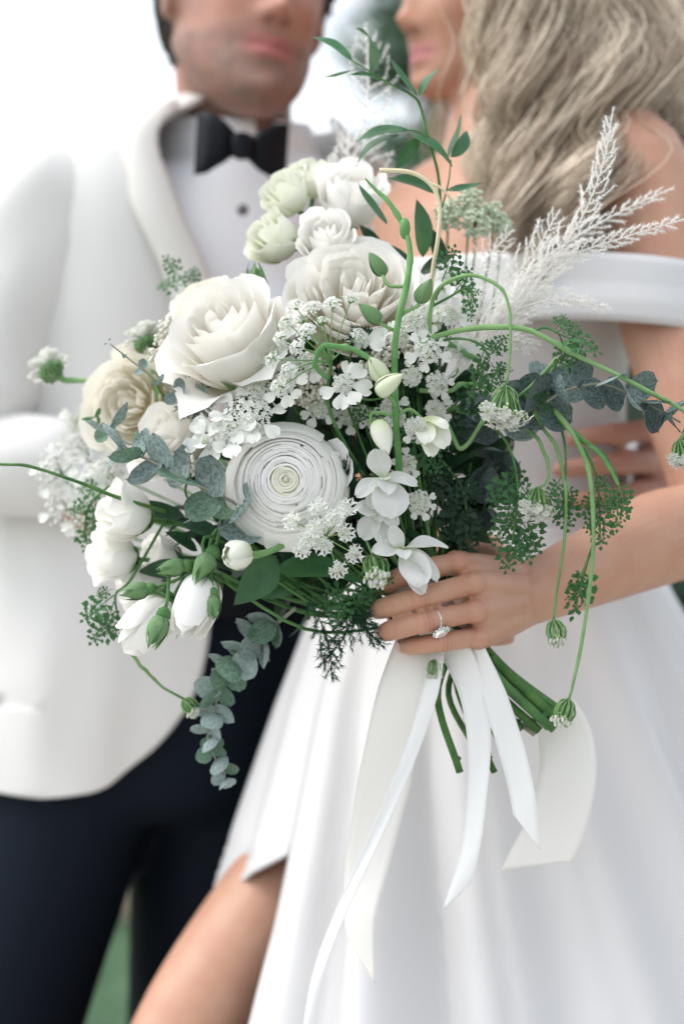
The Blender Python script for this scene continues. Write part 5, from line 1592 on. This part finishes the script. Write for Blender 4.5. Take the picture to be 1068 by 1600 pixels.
feathery([(655, 548, 1.95), (700, 530, 1.945), (745, 535, 1.94), (765, 560, 1.94)], [(735, 533, 783, 545, 1.94, (.1, .9, .5)), (764, 556, 790, 522, 1.94, (-.3, .3, 1)), (764, 562, 742, 622, 1.945, (.6, .1, .8)), (766, 566, 790, 600, 1.945, (.3, .4, .9)), (756, 545, 748, 590, 1.945, (.6, .2, .8)), (770, 580, 760, 615, 1.94, (-.3, .2, 1)), (766, 572, 800, 575, 1.95, (0, .5, .9))],
         'feathery green leaf curling under the arching stem')
feathery([(830, 519, 1.93), (850, 512, 1.93), (872, 520, 1.93)], [(868, 518, 905, 505, 1.93, (0, .5, .9)), (866, 519, 940, 540, 1.93, (.1, .7, .7)), (872, 522, 912, 580, 1.935, (.4, .3, .9)), (866, 516, 884, 490, 1.935, (.3, .4, .9)), (875, 528, 885, 575, 1.935, (-.2, .2, 1))], 'feathery leaf on the long stem over the arm')
feathery([(672, 480, 1.945), (700, 465, 1.945), (730, 450, 1.945), (742, 475, 1.945)], [(705, 463, 738, 420, 1.945, (.4, .4, .8)), (728, 452, 744, 500, 1.945, (.6, .2, .8)), (690, 440, 715, 385, 1.95, (.5, .3, .8)), (715, 458, 748, 452, 1.945, (0, .5, .9))], 'small feathery leaf curled inside the arch')
feathery([(870, 560, 1.95), (838, 595, 1.96), (815, 615, 1.965), (780, 640, 1.98)], [(838, 597, 860, 640, 1.96, (.5, .2, .8)), (815, 615, 800, 660, 1.97, (.2, .3, .9))], 'thick leaf stalk crossing behind the arch', rad=.002, mt='stem_pale')
feathery([(740, 640, 1.99), (790, 690, 1.975), (808, 760, 1.97), (800, 850, 1.97)], [(808, 735, 770, 790, 1.97, (.3, .2, 1)), (808, 750, 838, 800, 1.97, (-.3, .2, 1)), (806, 790, 775, 855, 1.97, (.3, .1, 1)), (806, 800, 842, 865, 1.97, (-.3, .1, 1)), (803, 830, 795, 895, 1.97, (.4, 0, 1)), (805, 815, 830, 880, 1.975, (0, .1, 1)), (806, 770, 790, 830, 1.96, (0, .2, 1)), (800, 845, 818, 870, 1.965, (0, 0, 1)), (812, 720, 800, 770, 1.975, (.2, .2, 1))],
         'feathery dark leaves hanging in front of the waist')
feathery([(870, 645, 1.965), (882, 700, 1.955), (882, 770, 1.955)], [(882, 755, 898, 790, 1.955, (.2, .2, 1)), (882, 760, 868, 815, 1.955, (.3, .1, 1)), (880, 765, 888, 830, 1.955, (0, .1, 1)), (876, 745, 858, 780, 1.955, (.2, .2, 1))], 'feathery leaves on a drooping stem by the groom\'s hand'.replace("groom's ", 'resting '))
feathery([(868, 650, 1.96), (900, 682, 1.945), (940, 708, 1.945), (962, 745, 1.945), (966, 770, 1.945)], [(960, 750, 982, 800, 1.945, (.2, .2, 1)), (962, 755, 950, 790, 1.945, (.4, .2, .9)), (966, 768, 968, 828, 1.945, (.3, .1, 1)), (955, 745, 925, 765, 1.945, (-.2, .3, .9))], 'feathery leaf at the tip of the outermost drooping stem')
feathery([(912, 700, 1.945), (930, 740, 1.945), (936, 790, 1.945)], [(934, 770, 955, 805, 1.945, (.2, .2, 1)), (934, 785, 920, 830, 1.945, (.3, .1, 1)), (936, 790, 942, 855, 1.945, (.2, .1, 1)), (932, 765, 912, 800, 1.945, (.1, .2, 1))], 'feathery leaf hanging beside the longest stem')
feathery([(925, 855, 1.942), (912, 890, 1.942), (905, 930, 1.942)], [(912, 885, 900, 925, 1.942, (.3, .1, 1)), (908, 905, 892, 945, 1.942, (.5, .1, .9)), (918, 875, 906, 968, 1.945, (.6, 0, .8))], 'small leaf lower on the longest stem')
feathery([(690, 720, 1.99), (720, 760, 1.985), (730, 810, 1.985)], [(700, 730, 665, 770, 1.985, (.2, .2, 1)), (712, 745, 745, 790, 1.98, (-.2, .3, 1)), (725, 780, 690, 830, 1.985, (.2, .1, 1)), (728, 795, 738, 868, 1.98, (.2, .1, 1)), (722, 770, 705, 850, 1.985, (.1, 0, 1)), (705, 735, 712, 800, 1.975, (0, .2, 1)), (690, 715, 690, 770, 1.985, (.3, .1, 1))], 'dark feathery leaves above the ring hand', lm='leaf_dark_shade')
feathery([(660, 640, 1.99), (700, 640, 1.985), (740, 620, 1.985)], [(690, 640, 730, 690, 1.985, (.1, .4, .9)), (700, 640, 745, 600, 1.985, (0, .4, 1)), (680, 640, 670, 700, 1.98, (.2, .2, 1)), (720, 632, 765, 650, 1.985, (0, .5, .9)), (660, 640, 640, 720, 1.985, (.3, .2, 1)), (710, 640, 700, 715, 1.98, (.1, .3, 1))], 'dark feathery leaves to the right of the half-open bud'.replace('to the right of', 'beside'), lm='leaf_dark_shade')
feathery([(260, 810, 2.02), (205, 905, 2.02), (180, 935, 2.02), (200, 1010, 2.02)], [(178, 930, 130, 965, 2.02, (.2, .4, .9)), (178, 940, 165, 990, 2.02, (.3, .2, 1)), (185, 960, 140, 1005, 2.02, (.2, .3, 1)), (176, 920, 150, 930, 2.03, (.2, .3, 1)), (192, 990, 165, 985, 2.025, (.2, .3, 1))], 'blurred green sprig over the jacket front')
feathery([(170, 760, 2.07), (140, 790, 2.07), (130, 840, 2.07)], [(145, 780, 110, 800, 2.07, (.2, .4, .9)), (135, 815, 140, 865, 2.07, (.2, .4, .9)), (150, 775, 150, 830, 2.07, (.2, .4, .9)), (160, 765, 120, 760, 2.07, (0, .4, .9))], 'green sprig by the edge beside the small roses')
feathery([(330, 500, 2.10), (300, 460, 2.13), (280, 430, 2.14)], [(290, 445, 245, 442, 2.14, (.2, .4, .9)), (282, 435, 262, 402, 2.14, (.2, .4, .9)), (296, 452, 305, 415, 2.14, (.2, .4, .9))], 'faint green sprig in front of the white lapel')

feathery([(600, 700, 1.975), (640, 690, 1.97), (670, 700, 1.968)], [(630, 690, 650, 745, 1.968, (.2, .2, 1)), (660, 697, 700, 690, 1.968, (.1, .4, 1)), (650, 695, 690, 735, 1.97, (0, .3, 1)), (610, 698, 600, 650, 1.972, (.2, .3, 1)), (640, 692, 625, 640, 1.972, (.1, .3, 1))], 'mid-green feathery leaf among the orchid buds')
feathery([(560, 620, 1.975), (575, 625, 1.965), (600, 622, 1.96)], [(570, 624, 560, 665, 1.962, (.2, .2, 1)), (585, 624, 605, 660, 1.96, (.1, .2, 1)), (595, 622, 625, 610, 1.962, (0, .4, 1))], 'small green leaf tuft under the open lace flower')
feathery([(600, 860, 1.985), (560, 900, 1.97), (530, 930, 1.965)], [(560, 900, 590, 945, 1.965, (.1, .3, 1)), (545, 915, 500, 945, 1.965, (.2, .3, 1)), (535, 925, 530, 985, 1.965, (.2, .1, 1)), (575, 885, 610, 905, 1.97, (0, .4, 1)), (555, 905, 560, 965, 1.968, (.1, .1, 1))], 'feathery leaf beneath the notched lace flower')
# ---- fine needle foliage
def needle_spray(name, path, mt, label, nb=16, bl=.03, needle=.0035, dens=26, ang=.85, rad=.0010, seed=0, sub=True, w=.00026, flat=.35, tiplen=.25):
    rng = np.random.default_rng(seed); p = px_spline(path, 10); m = MB(); nv, nf = [], []
    cum = np.concatenate([[0], np.cumsum(np.linalg.norm(np.diff(p, axis=0), axis=1))]); L = cum[-1]; cum /= L
    m.tube(p, [rad, rad * .3], 5)
    def needles(q, n, nl):
        tq = np.linspace(0, 1, len(q))
        for t in np.linspace(.05, 1, n):
            c = np.array([np.interp(t, tq, q[:, i]) for i in range(3)])
            tg = nrm(q[min(int(t * (len(q) - 1)) + 1, len(q) - 1)] - q[min(int(t * (len(q) - 1)), len(q) - 2)])
            for k in range(6):
                d = nrm(tg * .9 + rng.normal(0, .55, 3)); s = nrm(np.cross(d, rng.normal(0, 1, 3))) * w
                o = len(nv); nv.extend([c - s, c + s, c + d * nl * rng.uniform(.6, 1.2)]); nf.append((o, o + 1, o + 2))
    needles(p[int(len(p) * .45):], int(dens * 2.2), needle)
    for k in range(nb):
        t = .12 + .83 * (k + rng.uniform(0, .6)) / nb
        c = np.array([np.interp(t, cum, p[:, i]) for i in range(3)]); j = min(np.searchsorted(cum, t), len(p) - 1); tg = nrm(p[j] - p[max(j - 1, 0)])
        s = nrm(np.cross(tg, [0, 1, 0])); ph = (1 if k % 2 else -1)
        out = nrm(s * ph + np.array([0, 1, 0]) * rng.normal(0, flat))
        d = nrm(tg * math.cos(ang) + out * math.sin(ang))
        l = bl * (1 - t) ** .6 * rng.uniform(.6, 1.2) + bl * .12
        q = spline([c, c + d * l * .5 + rng.normal(0, l * .06, 3), c + nrm(d + tg * .35) * l + rng.normal(0, l * .08, 3)], 5)
        m.tube(q, [rad * .28, rad * .12], 3, cap=False)
        needles(q, int(dens * max(l / bl, .25)), needle)
    m.add(nv, nf)
    return part(name, m.mesh('spray', False), M_[mt], label)
needle_spray('plume', [(700, 600, 1.99), (770, 530, 1.985), (840, 440, 1.98), (905, 345, 1.975), (940, 260, 1.972), (957, 170, 1.972)], 'plume', 'white feathery plume pointing up in front of the bare shoulder', 52, .034, .0046, 34, seed=1, ang=.62)
needle_spray('plume', [(720, 580, 1.99), (800, 480, 1.985), (870, 410, 1.98), (960, 375, 1.975), (1070, 342, 1.97)], 'plume', 'white feathery plume reaching sideways to the picture edge', 46, .025, .0046, 30, seed=2, ang=.6)
needle_spray('plume', [(730, 560, 2.02), (820, 430, 2.03), (900, 370, 2.05), (980, 325, 2.06), (1050, 294, 2.06)], 'plume', 'softly blurred plume behind the other two at the shoulder', 36, .026, .0044, 24, seed=3, ang=.6)
needle_spray('plume', [(715, 575, 1.99), (780, 500, 1.985), (850, 470, 1.98), (900, 470, 1.975), (950, 482, 1.975)], 'plume', 'white plume drooping over the upper edge of the arm', 34, .024, .0044, 24, seed=4, ang=.65)
needle_spray('plume', [(720, 560, 2.01), (770, 470, 2.0), (830, 400, 2.0), (872, 330, 2.0)], 'plume', 'short white plume in front of the curled hair ends', 38, .034, .0044, 24, seed=5)
needle_spray('plume', [(700, 590, 2.01), (745, 540, 2.01), (800, 520, 2.0), (835, 545, 2.0)], 'plume', 'low white plume behind the hanging lace flower', 32, .030, .0044, 22, seed=6)
needle_spray('plume', [(690, 560, 2.03), (720, 470, 2.03), (755, 410, 2.04), (800, 360, 2.05)], 'plume', 'pale plume beneath the sedum head', 32, .030, .0044, 22, seed=7)
needle_spray('plume', [(560, 330, 2.16), (568, 230, 2.18), (575, 130, 2.2), (572, 40, 2.22)], 'plume', 'blurred white plume standing between the two faces', 22, .045, .005, 14, seed=8, w=.0005)
needle_spray('plume', [(600, 420, 2.12), (545, 350, 2.15), (540, 290, 2.16), (545, 210, 2.18)], 'plume', 'blurred white plume above the round spray rose', 24, .04, .005, 20, seed=9, w=.0007)
for i, (pth, l) in enumerate((([(470, 925, 1.985), (495, 960, 1.975), (512, 1005, 1.97), (520, 1062, 1.97)], 'dark fern hanging under the broad leaf'), ([(540, 915, 1.985), (548, 950, 1.975), (540, 990, 1.97), (500, 1040, 1.97)], 'dark fern crossing under the broad leaf'),
                              ([(545, 930, 1.99), (560, 970, 1.975), (598, 1010, 1.97)], 'short dark fern beside the finger tips'), ([(350, 590, 2.01), (320, 605, 2.0), (280, 600, 2.0)], 'dark fern tuft under the tilted garden rose'), ([(350, 610, 2.01), (310, 625, 2.0), (285, 645, 2.0)], 'dark fern tuft above the eucalyptus twig'),
                              ([(510, 780, 1.98), (535, 750, 1.955), (552, 725, 1.95)], 'small fern at the edge of the ranunculus'), ([(530, 770, 1.975), (555, 755, 1.96), (565, 770, 1.96)], 'fern scrap between ranunculus and orchid'), ([(600, 520, 1.96), (565, 530, 1.935), (545, 540, 1.925)], 'curled dark fern in the fan of lace rays'))):
    needle_spray('fern', pth, 'fern', l, 16, .022, .0060, 12, seed=20 + i, w=.00042, rad=.0008, ang=.9, flat=.9)

# ---- orchid stem, buds and orchids
def lipped(px, py, d, r, face, label, ln=1.0, mt='bud_pale', stem=None, asym=.3):
    z = view_dir(*face); c = P(px, py, d); M = frame(c, z, RNG.uniform(0, 6)); A = np.array(M.inverted())
    m = MB(); path = spline([c - z * r * 1.1] + [P(*q) for q in stem], 6)
    m.tube(path @ A[:3, :3].T + A[:3, 3], [.0013, .0016], 6)
    o = part('orchid_bud', m.mesh('stalk'), M_['stem_pale'], label, M)
    for i in range(3):
        me = wrap_petal([(.10, -1.15), (1.05, -.9 - .1 * i), (.85, .4), (.03, 1.35 * ln)], 1.25, 9, 11, rnd=.12, pw=2, ruf=.01, rng=RNG, wb=.9)
        link('petal', me, M_[mt], o, Matrix.Rotation(i * 2.094, 4, 'Z') @ Matrix.Diagonal((r * (1 - .03 * i), r * (1 - .03 * i), r, 1)))
    return o
m = MB()
m.tube(px_spline([(600, 830, 2.0), (622, 740, 1.96), (618, 660, 1.935), (616, 560, 1.93), (622, 500, 1.925), (636, 440, 1.93), (640, 390, 1.94), (628, 350, 1.95), (606, 315, 1.955), (588, 298, 1.96), (570, 279, 1.962)]), lumpy([.0030, .0029, .0027, .0025, .0022, .0018, .0008], 81, 3), 9)
m.ball(P(632, 357, 1.946), np.array([.0045, .0035, .009]), 8, 6)
part('orchid_stem', m.mesh('stem'), M_['stem_bright'], 'thick bright green orchid stem curling over at its tip')
lipped(579, 490, 1.925, .0088, (-.75, .6, .2), 'green orchid bud pointing away over the open rose', 1.1, 'bud_green', [(594, 505, 1.925), (614, 516, 1.927)])
lipped(590, 414, 1.945, .0088, (-.55, .8, .2), 'upper green orchid bud on a looped stalk', 1.05, 'bud_green', [(598, 432, 1.94), (608, 446, 1.935), (632, 448, 1.932)])
lipped(662, 456, 1.935, .0090, (.45, .85, .2), 'green orchid bud on the far side of the stem', 1.0, 'bud_green', [(652, 478, 1.932), (628, 490, 1.928)])
lipped(589, 577, 1.918, .0105, (-.45, .7, .4), 'pale rounded orchid bud behind its twin', .9, 'bud_pale', [(605, 592, 1.925), (616, 600, 1.93)])
lipped(607, 601, 1.908, .0108, (.75, .55, .35), 'pale pointed orchid bud in front of its twin', 1.05, 'bud_pale', [(598, 612, 1.915), (612, 625, 1.925), (617, 635, 1.93)])
lipped(597, 681, 1.918, .0122, (.30, -.92, .3), 'large pale bud hanging below the others', 1.0, 'petal_green', [(580, 660, 1.922), (582, 645, 1.922), (612, 648, 1.93)])
def tepals(px, py, d, spec, label, name='orchid', stem=None, mt='petal_orchid'):
    """spec: (direction in view, length, width, curl, normal)"""
    c = P(px, py, d); m = MB(); m.tube(stem_path(c + np.array([0, .006, 0]), view_dir(0, .2, .6)) if stem is None else px_spline(stem), [.0017, .0015], 6)
    o = part(name, m.mesh('stalk'), M_['stem_pale'], label)
    for k, (dr, L, w, curl, nn) in enumerate(spec):
        dv = view_dir(*dr)
        u = np.linspace(-1, 1, 11); v = np.linspace(0, 1, 13); U, V = np.meshgrid(u, v)
        wd = w * .5 * (.16 + .84 * np.sin(np.clip(V / .62, 0, 1) * math.pi / 2)) * np.sqrt(np.clip(1 - (np.clip(V - .55, 0, 1) / .47) ** 2, .004, 1))
        zz = -curl * V ** 2 + .10 * U * U * np.sin(V * 3) + .03 * np.sin(5 * U + k) * V + .04 * np.sin(7 * V + 2 * U + k)
        q = MB(); q.grid(np.stack([U * wd, V * (1 - .12 * abs(curl) * V), zz], -1))
        link('petal', q.mesh('petal'), M_[mt], o, leaf_matrix(c, c + dv * L, view_dir(*nn)))
    return o
tepals(598, 748, 1.935, [((-.15, .95, .3), .027, .75, -.15, (-.3, .2, 1)), ((-.75, -.35, .25), .026, .60, .25, (-.2, .5, .8)), ((.95, .05, .4), .028, .52, .3, (.1, .6, .7)), ((.25, -.75, .4), .034, .95, .15, (.2, .35, .9)), ((-.35, -.75, .1), .026, .6, .2, (-.1, .3, .9)),
                           ((.3, -.25, .9), .018, .95, .45, (.2, .9, .1)), ((.05, .2, .9), .013, .9, .3, (0, 1, .2))], 'white orchid with a broad drooping petal, uppermost of three')
tepals(592, 800, 1.945, [((-.55, -.75, .3), .026, .75, .2, (-.2, .3, 1)), ((.15, -.8, .5), .027, .7, .25, (.2, .3, 1)), ((-.6, .2, .5), .022, .7, .2, (0, .5, .8)), ((.6, -.3, .5), .020, .7, .3, (.3, .4, .9)), ((0, -.3, .95), .012, .9, .4, (0, .9, .2))], 'white orchid half covered by the one above it')
tepals(628, 858, 1.94, [((.80, .30, .2), .036, .42, .35, (-.1, .85, .4)), ((.45, -.72, .45), .036, .72, .12, (.1, .35, .9)), ((.85, -.5, .25), .038, .45, .25, (.4, .5, .7)), ((-.7, .05, .4), .026, .65, .2, (0, .6, .7)), ((.42, -.9, .15), .040, .42, .05, (.1, .2, 1)), ((.1, -.1, .95), .015, .9, .4, (0, .9, .2)), ((-.3, .6, .4), .022, .6, .2, (-.2, .2, 1))], 'white orchid resting on the fingers')
tepals(660, 655, 1.932, [((.25, -.9, .3), .032, .62, .1, (.5, .1, .8)), ((.6, -.6, .25), .030, .75, .15, (.3, .4, .8)), ((.1, -.6, .6), .024, .7, .2, (0, .3, 1)), ((.75, -.1, .3), .022, .6, .25, (.1, .7, .6))], 'half-open pale orchid bud nodding beside the lace flowers', mt='petal_green', stem=[(618, 650, 1.935), (640, 640, 1.935), (660, 655, 1.934)])

# ---- curled tendrils and loose stems
def stem_part(name, path, r, mt, label):
    m = MB(); pp = organic(px_spline(path, 12), .0005, len(label)); m.tube(pp, lumpy(r, len(pp), len(label)), 8); return part(name, m.mesh('stem'), M_[mt], label)
m = MB(); m.tube(px_spline([(672, 470, 1.97), (676, 420, 1.965), (684, 370, 1.96), (686, 320, 1.96), (672, 288, 1.96), (640, 269, 1.96), (592, 266, 1.96)], 10), [.0018, .0016, .0020], 7)
m.tube(px_spline([(670, 286, 1.96), (690, 295, 1.96), (712, 322, 1.965)], 8), [.0013, .0011], 6)
part('tendril', m.mesh('stem'), M_['tendril'], 'pale dry forked stem arching among the ruscus leaves')
stem_part('loose_stem', [(612, 590, 1.93), (578, 560, 1.92), (540, 543, 1.915), (508, 542, 1.912), (494, 550, 1.912), (490, 565, 1.914), (498, 580, 1.918), (512, 590, 1.925)], [.0024, .0021, .0017], 'stem_bright', 'green stem curled into a loop in front of the lace rays')
stem_part('loose_stem', [(-10, 725, 1.99), (40, 728, 1.98), (100, 745, 1.975), (180, 775, 1.975), (260, 800, 1.985)], [.0012, .0014, .0016], 'stem_dark', 'thin dark stem running out over the sleeve')
for k, pth in enumerate(([(868, 645, 1.965), (890, 672, 1.95), (925, 698, 1.945), (950, 728, 1.945), (965, 758, 1.945)], [(700, 640, 1.995), (760, 645, 1.985), (800, 632, 1.98), (850, 600, 1.97), (872, 560, 1.96)], [(690, 530, 1.96), (740, 560, 1.965), (755, 575, 1.965)])):
    stem_part('loose_stem', pth, [.0022, .0022, .0014], 'stem_bright', ('bowed green stem above the resting hand', 'green stem slanting up behind the eucalyptus', 'short green stem under the arch')[k])
for k, pth in enumerate(([(655, 610, 1.97), (690, 612, 1.965), (730, 600, 1.965), (770, 610, 1.97)], [(690, 640, 1.98), (720, 700, 1.98), (760, 650, 1.97), (800, 620, 1.965)])):
    stem_part('loose_stem', pth, [.0020, .0016], 'stem_pale', ('green stem running level beside the fading lace flower', 'pale stem dipping below the eucalyptus')[k])

# ---- bead fillers
def beads(px, py, d, r, n, label, mt='bead', bs=.0018, flat=.7, seed=0, name='filler_blossom'):
    rng = np.random.default_rng(seed + 300); c = P(px, py, d); m = MB()
    m.tube(stem_path(c + np.array([0, r * .5, -r * .3]), view_dir(0, .5, .5)), [.0011], 5)
    o = part(name, m.mesh('stem'), M_['stem'], label)
    q = MB(); tw = MB()
    for i in range(n):
        g = rng.normal(0, 1, 3); g /= np.linalg.norm(g); g[1] = -abs(g[1]) if rng.uniform() < .8 else g[1]
        e = c + g * r * rng.uniform(.55, 1.05) * np.array([1, flat, 1])
        q.ball(e, bs * rng.uniform(.6, 1.2), 6, 4)
        if i % 3 == 0: tw.tube([c + np.array([0, r * .4, 0]), e], [.0003], 3, cap=False)
    link('bead', q.mesh('bead'), M_[mt], o); link('twig', tw.mesh('twig'), M_['stem_pale'], o)
for i, (px, py, d, r, n, l) in enumerate(((268, 520, 2.04, .015, 130, 'tiny blossoms beside the tilted rose, upper tuft'), (258, 558, 2.035, .014, 120, 'tiny blossoms beside the tilted rose, lower tuft'), (300, 505, 2.05, .012, 90, 'tiny blossoms at the back of the tilted rose'), (600, 550, 1.955, .012, 110, 'tiny blossoms under the open garden rose'),
                                        (568, 582, 1.95, .010, 80, 'tiny blossoms behind the open lace flower'), (484, 612, 1.975, .016, 150, 'shaded tiny blossoms behind the ranunculus'), (500, 575, 1.975, .014, 120, 'tiny blossoms behind the lace rays'),
                                        (645, 540, 1.965, .010, 80, 'tiny blossoms beside the orchid stem'), (672, 500, 1.975, .012, 90, 'tiny blossoms behind the paired lace flowers'), (300, 725, 1.99, .008, 60, 'tiny blossoms between eucalyptus and lace petals'))):
    beads(px, py, d, r, n, l, seed=i)
for i, (px, py, d, r) in enumerate(((700, 335, 2.09, .013), (733, 318, 2.10, .014), (768, 335, 2.11, .012), (742, 352, 2.09, .014), (782, 352, 2.11, .009))):
    beads(px, py, d, r, 150, 'pale sedum head in front of the collarbone, ' + ('lowest', 'topmost', 'middle', 'broadest', 'outermost')[i] + ' tuft', 'sedum', .0017, .8, 40 + i, 'sedum_head')
for i, (px, py, d, r) in enumerate(((90, 735, 2.13, .020), (130, 700, 2.14, .018), (150, 755, 2.11, .020), (105, 790, 2.13, .020), (140, 815, 2.12, .018), (170, 735, 2.10, .014), (120, 660, 2.15, .010))):
    orlaya(px, py, d, r, (-.3 + .1 * (i % 3), .3, .9), 5, ('blurred lace flower over the sleeve, nearest the edge', 'blurred lace flower over the sleeve, between two others', 'blurred lace flower next to the eucalyptus tip', 'blurred lace flower over the pocket', 'lowest blurred lace flower over the jacket', 'blurred lace flower touching the young eucalyptus', 'topmost small blurred lace flower over the sleeve')[i], .011, i, 6.283, 60 + i, nf=60)

# ---- dense leaves inside the bouquet
rng = np.random.default_rng(8)
FILL = leaf_mesh(.42, fold=.1, curve=.1); FILL.materials.append(M_['leaf_dark_shade'])
cF = P(560, 735, 2.075)
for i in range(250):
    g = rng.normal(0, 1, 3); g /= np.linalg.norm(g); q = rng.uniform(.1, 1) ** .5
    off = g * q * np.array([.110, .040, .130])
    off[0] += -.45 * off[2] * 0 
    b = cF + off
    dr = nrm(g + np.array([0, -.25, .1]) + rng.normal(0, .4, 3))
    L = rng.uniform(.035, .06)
    part('inner_leaf', FILL, M_['leaf_dark_shade'], None, leaf_matrix(b, b + dr * L, rng.normal(0, 1, 3) + np.array([0, -.8, .6])))
for i in range(110):     # leaves between the front flowers, inner shade put into their colour
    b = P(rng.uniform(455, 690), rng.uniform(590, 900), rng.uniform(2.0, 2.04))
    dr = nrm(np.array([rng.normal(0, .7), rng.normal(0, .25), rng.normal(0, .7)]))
    part('inner_leaf', FILL, M_['leaf_dark_shade'], None, leaf_matrix(b, b + dr * rng.uniform(.03, .05), rng.normal(0, .5, 3) + np.array([0, -1.0, .5])))
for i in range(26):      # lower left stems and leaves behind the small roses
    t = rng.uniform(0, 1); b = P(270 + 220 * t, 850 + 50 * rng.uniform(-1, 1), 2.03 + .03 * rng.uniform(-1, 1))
    part('inner_leaf', FILL, M_['leaf_dark_shade'], None, leaf_matrix(b, b + nrm(np.array([-.8, rng.normal(0, .4), rng.normal(0, .5)])) * rng.uniform(.03, .05), rng.normal(0, 1, 3) + np.array([0, -.8, .6])))

# ---- the tied stems below the hand
ST = [((705, 1000), (683, 1090), (718, 1207), 2.005, .0030, 'stem_dark'), ((712, 1000), (715, 1080), (772, 1207), 2.012, .0026, 'stem_dark'), ((715, 1000), (725, 1080), (762, 1180), 2.018, .0030, 'stem'), ((720, 1000), (700, 1085), (742, 1170), 2.02, .0026, 'stem'),
      ((745, 1005), (790, 1050), (872, 1128), 2.00, .0044, 'stem_dark'), ((740, 1008), (780, 1062), (858, 1136), 1.995, .0040, 'stem'), ((735, 1010), (770, 1075), (842, 1142), 2.0, .0036, 'stem_dark'), ((730, 1010), (765, 1080), (815, 1140), 2.01, .0026, 'stem'),
      ((728, 1010), (755, 1085), (835, 1148), 2.015, .0022, 'twig'), ((750, 1005), (800, 1055), (885, 1118), 2.01, .0034, 'stem'), ((722, 1005), (745, 1090), (790, 1178), 2.012, .0026, 'stem'), ((742, 1005), (782, 1066), (865, 1140), 2.012, .0036, 'stem')]
for k, (a, b, c, d, r, mt) in enumerate(ST):
    m = MB(); m.tube(spline([P(600 + 5 * k, 860, 2.03), P(668 + k * 2.0, 950, 2.004 + .010 * math.sin(k * 2.1)), P(*a, d), P(*b, d), P(*c, d)], 6), [r * .8, r, r * 1.05], 9)
    for t in (.62, .85):
        q = np.vstack(m.v); i = int(len(q) * t); m.ball(q[i], r * .7, 6, 4)
    part('tied_stem', m.mesh('stem'), M_[mt])

# ---- ribbons
def ribbon(path, width, mt, label, twist, endcut=.5, edge=True):
    p = px_spline(path, 14); n = len(p)
    t = np.gradient(p, axis=0); t /= np.linalg.norm(t, axis=1)[:, None]
    tt = np.linspace(0, 1, n)
    wd = np.interp(tt, np.linspace(0, 1, len(width)), width) * K * 2.0
    ang = np.interp(tt, np.linspace(0, 1, len(twist)), twist)
    rows = []
    for i in range(n):
        s = nrm(np.cross(t[i], [0, 1.0, 0])); b = np.cross(t[i], s)
        s2 = s * math.cos(ang[i]) + b * math.sin(ang[i])
        rows.append([p[i] + s2 * wd[i] * u + t[i] * (endcut * wd[i] * u * 2) * (tt[i] ** 12) + b * .0015 * math.sin(3 * u + 9 * tt[i]) for u in np.linspace(-.5, .5, 9)])
    g = np.array(rows)
    m = MB(); m.grid(g)
    o = part('ribbon', m.mesh('ribbon'), M_[mt], label)
    o.modifiers.new('thickness', 'SOLIDIFY').thickness = .0003
    if edge:
        for e in (0, 8):
            q = MB(); q.tube(g[:, e], [.0006], 5); link('selvedge', q.mesh('selvedge'), M_['ribbon_edge'], o)
    return o
ribbon([(655, 1000, 2.0), (628, 1090, 2.0), (600, 1220, 2.02), (575, 1340, 2.03), (562, 1430, 2.03), (566, 1505, 2.03)], [70, 82, 84, 74, 60, 46], 'ribbon_cream', 'wide sheer cream ribbon, broadest and hanging furthest down', [.1, .2, .15, .35, .6, .7], .7, False)
ribbon([(684, 1010, 1.985), (672, 1080, 1.98), (640, 1180, 1.98), (585, 1310, 1.98), (530, 1430, 1.98), (495, 1530, 1.98), (478, 1640, 1.98)], [20, 24, 20, 17, 16, 16, 18], 'ribbon_satin', 'narrow white ribbon trailing out of the picture', [.4, .3, .3, .5, .4, .2], .3)
ribbon([(706, 1005, 1.985), (738, 1080, 1.985), (748, 1160, 1.985), (745, 1240, 1.985), (734, 1330, 1.985), (712, 1402, 1.985)], [50, 44, 36, 30, 28, 28], 'ribbon_satin', 'narrow white ribbon with a slanted cut end, hanging straightest', [.5, .3, .35, .45, .5, .35], -.9)
ribbon([(738, 1008, 1.98), (772, 1090, 1.98), (798, 1170, 1.98), (815, 1240, 1.98), (822, 1300, 1.98)], [34, 40, 40, 38, 36], 'ribbon_satin', 'white ribbon with a pointed end, just under the cut stems', [.6, .35, .3, .35, .4], .8)
ribbon([(865, 1105, 2.05), (882, 1150, 2.045), (886, 1210, 2.04), (868, 1290, 2.04), (838, 1352, 2.04)], [70, 88, 92, 94, 96], 'ribbon_cream', 'wide cream ribbon behind the tips of the cut stems', [.2, .25, .2, .15, .1], -.35, False)
# the wrap round the stems under the fingers
m = MB(); ax = nrm(P(745, 1030, 2.0) - P(640, 905, 2.0)); s = nrm(np.cross(ax, [0, 1, 0])); b = np.cross(ax, s)
m.loft([(P(672, 955, 2.006) + ax * h, s * .020 * (1 + .04 * math.sin(h * 900)), b * .017) for h in np.linspace(-.045, .052, 16)], 30, cap=False)
part('ribbon_wrap', m.mesh('ribbon_wrap'), M_['ribbon_cream'], 'cream ribbon wound round the stems in the hand')
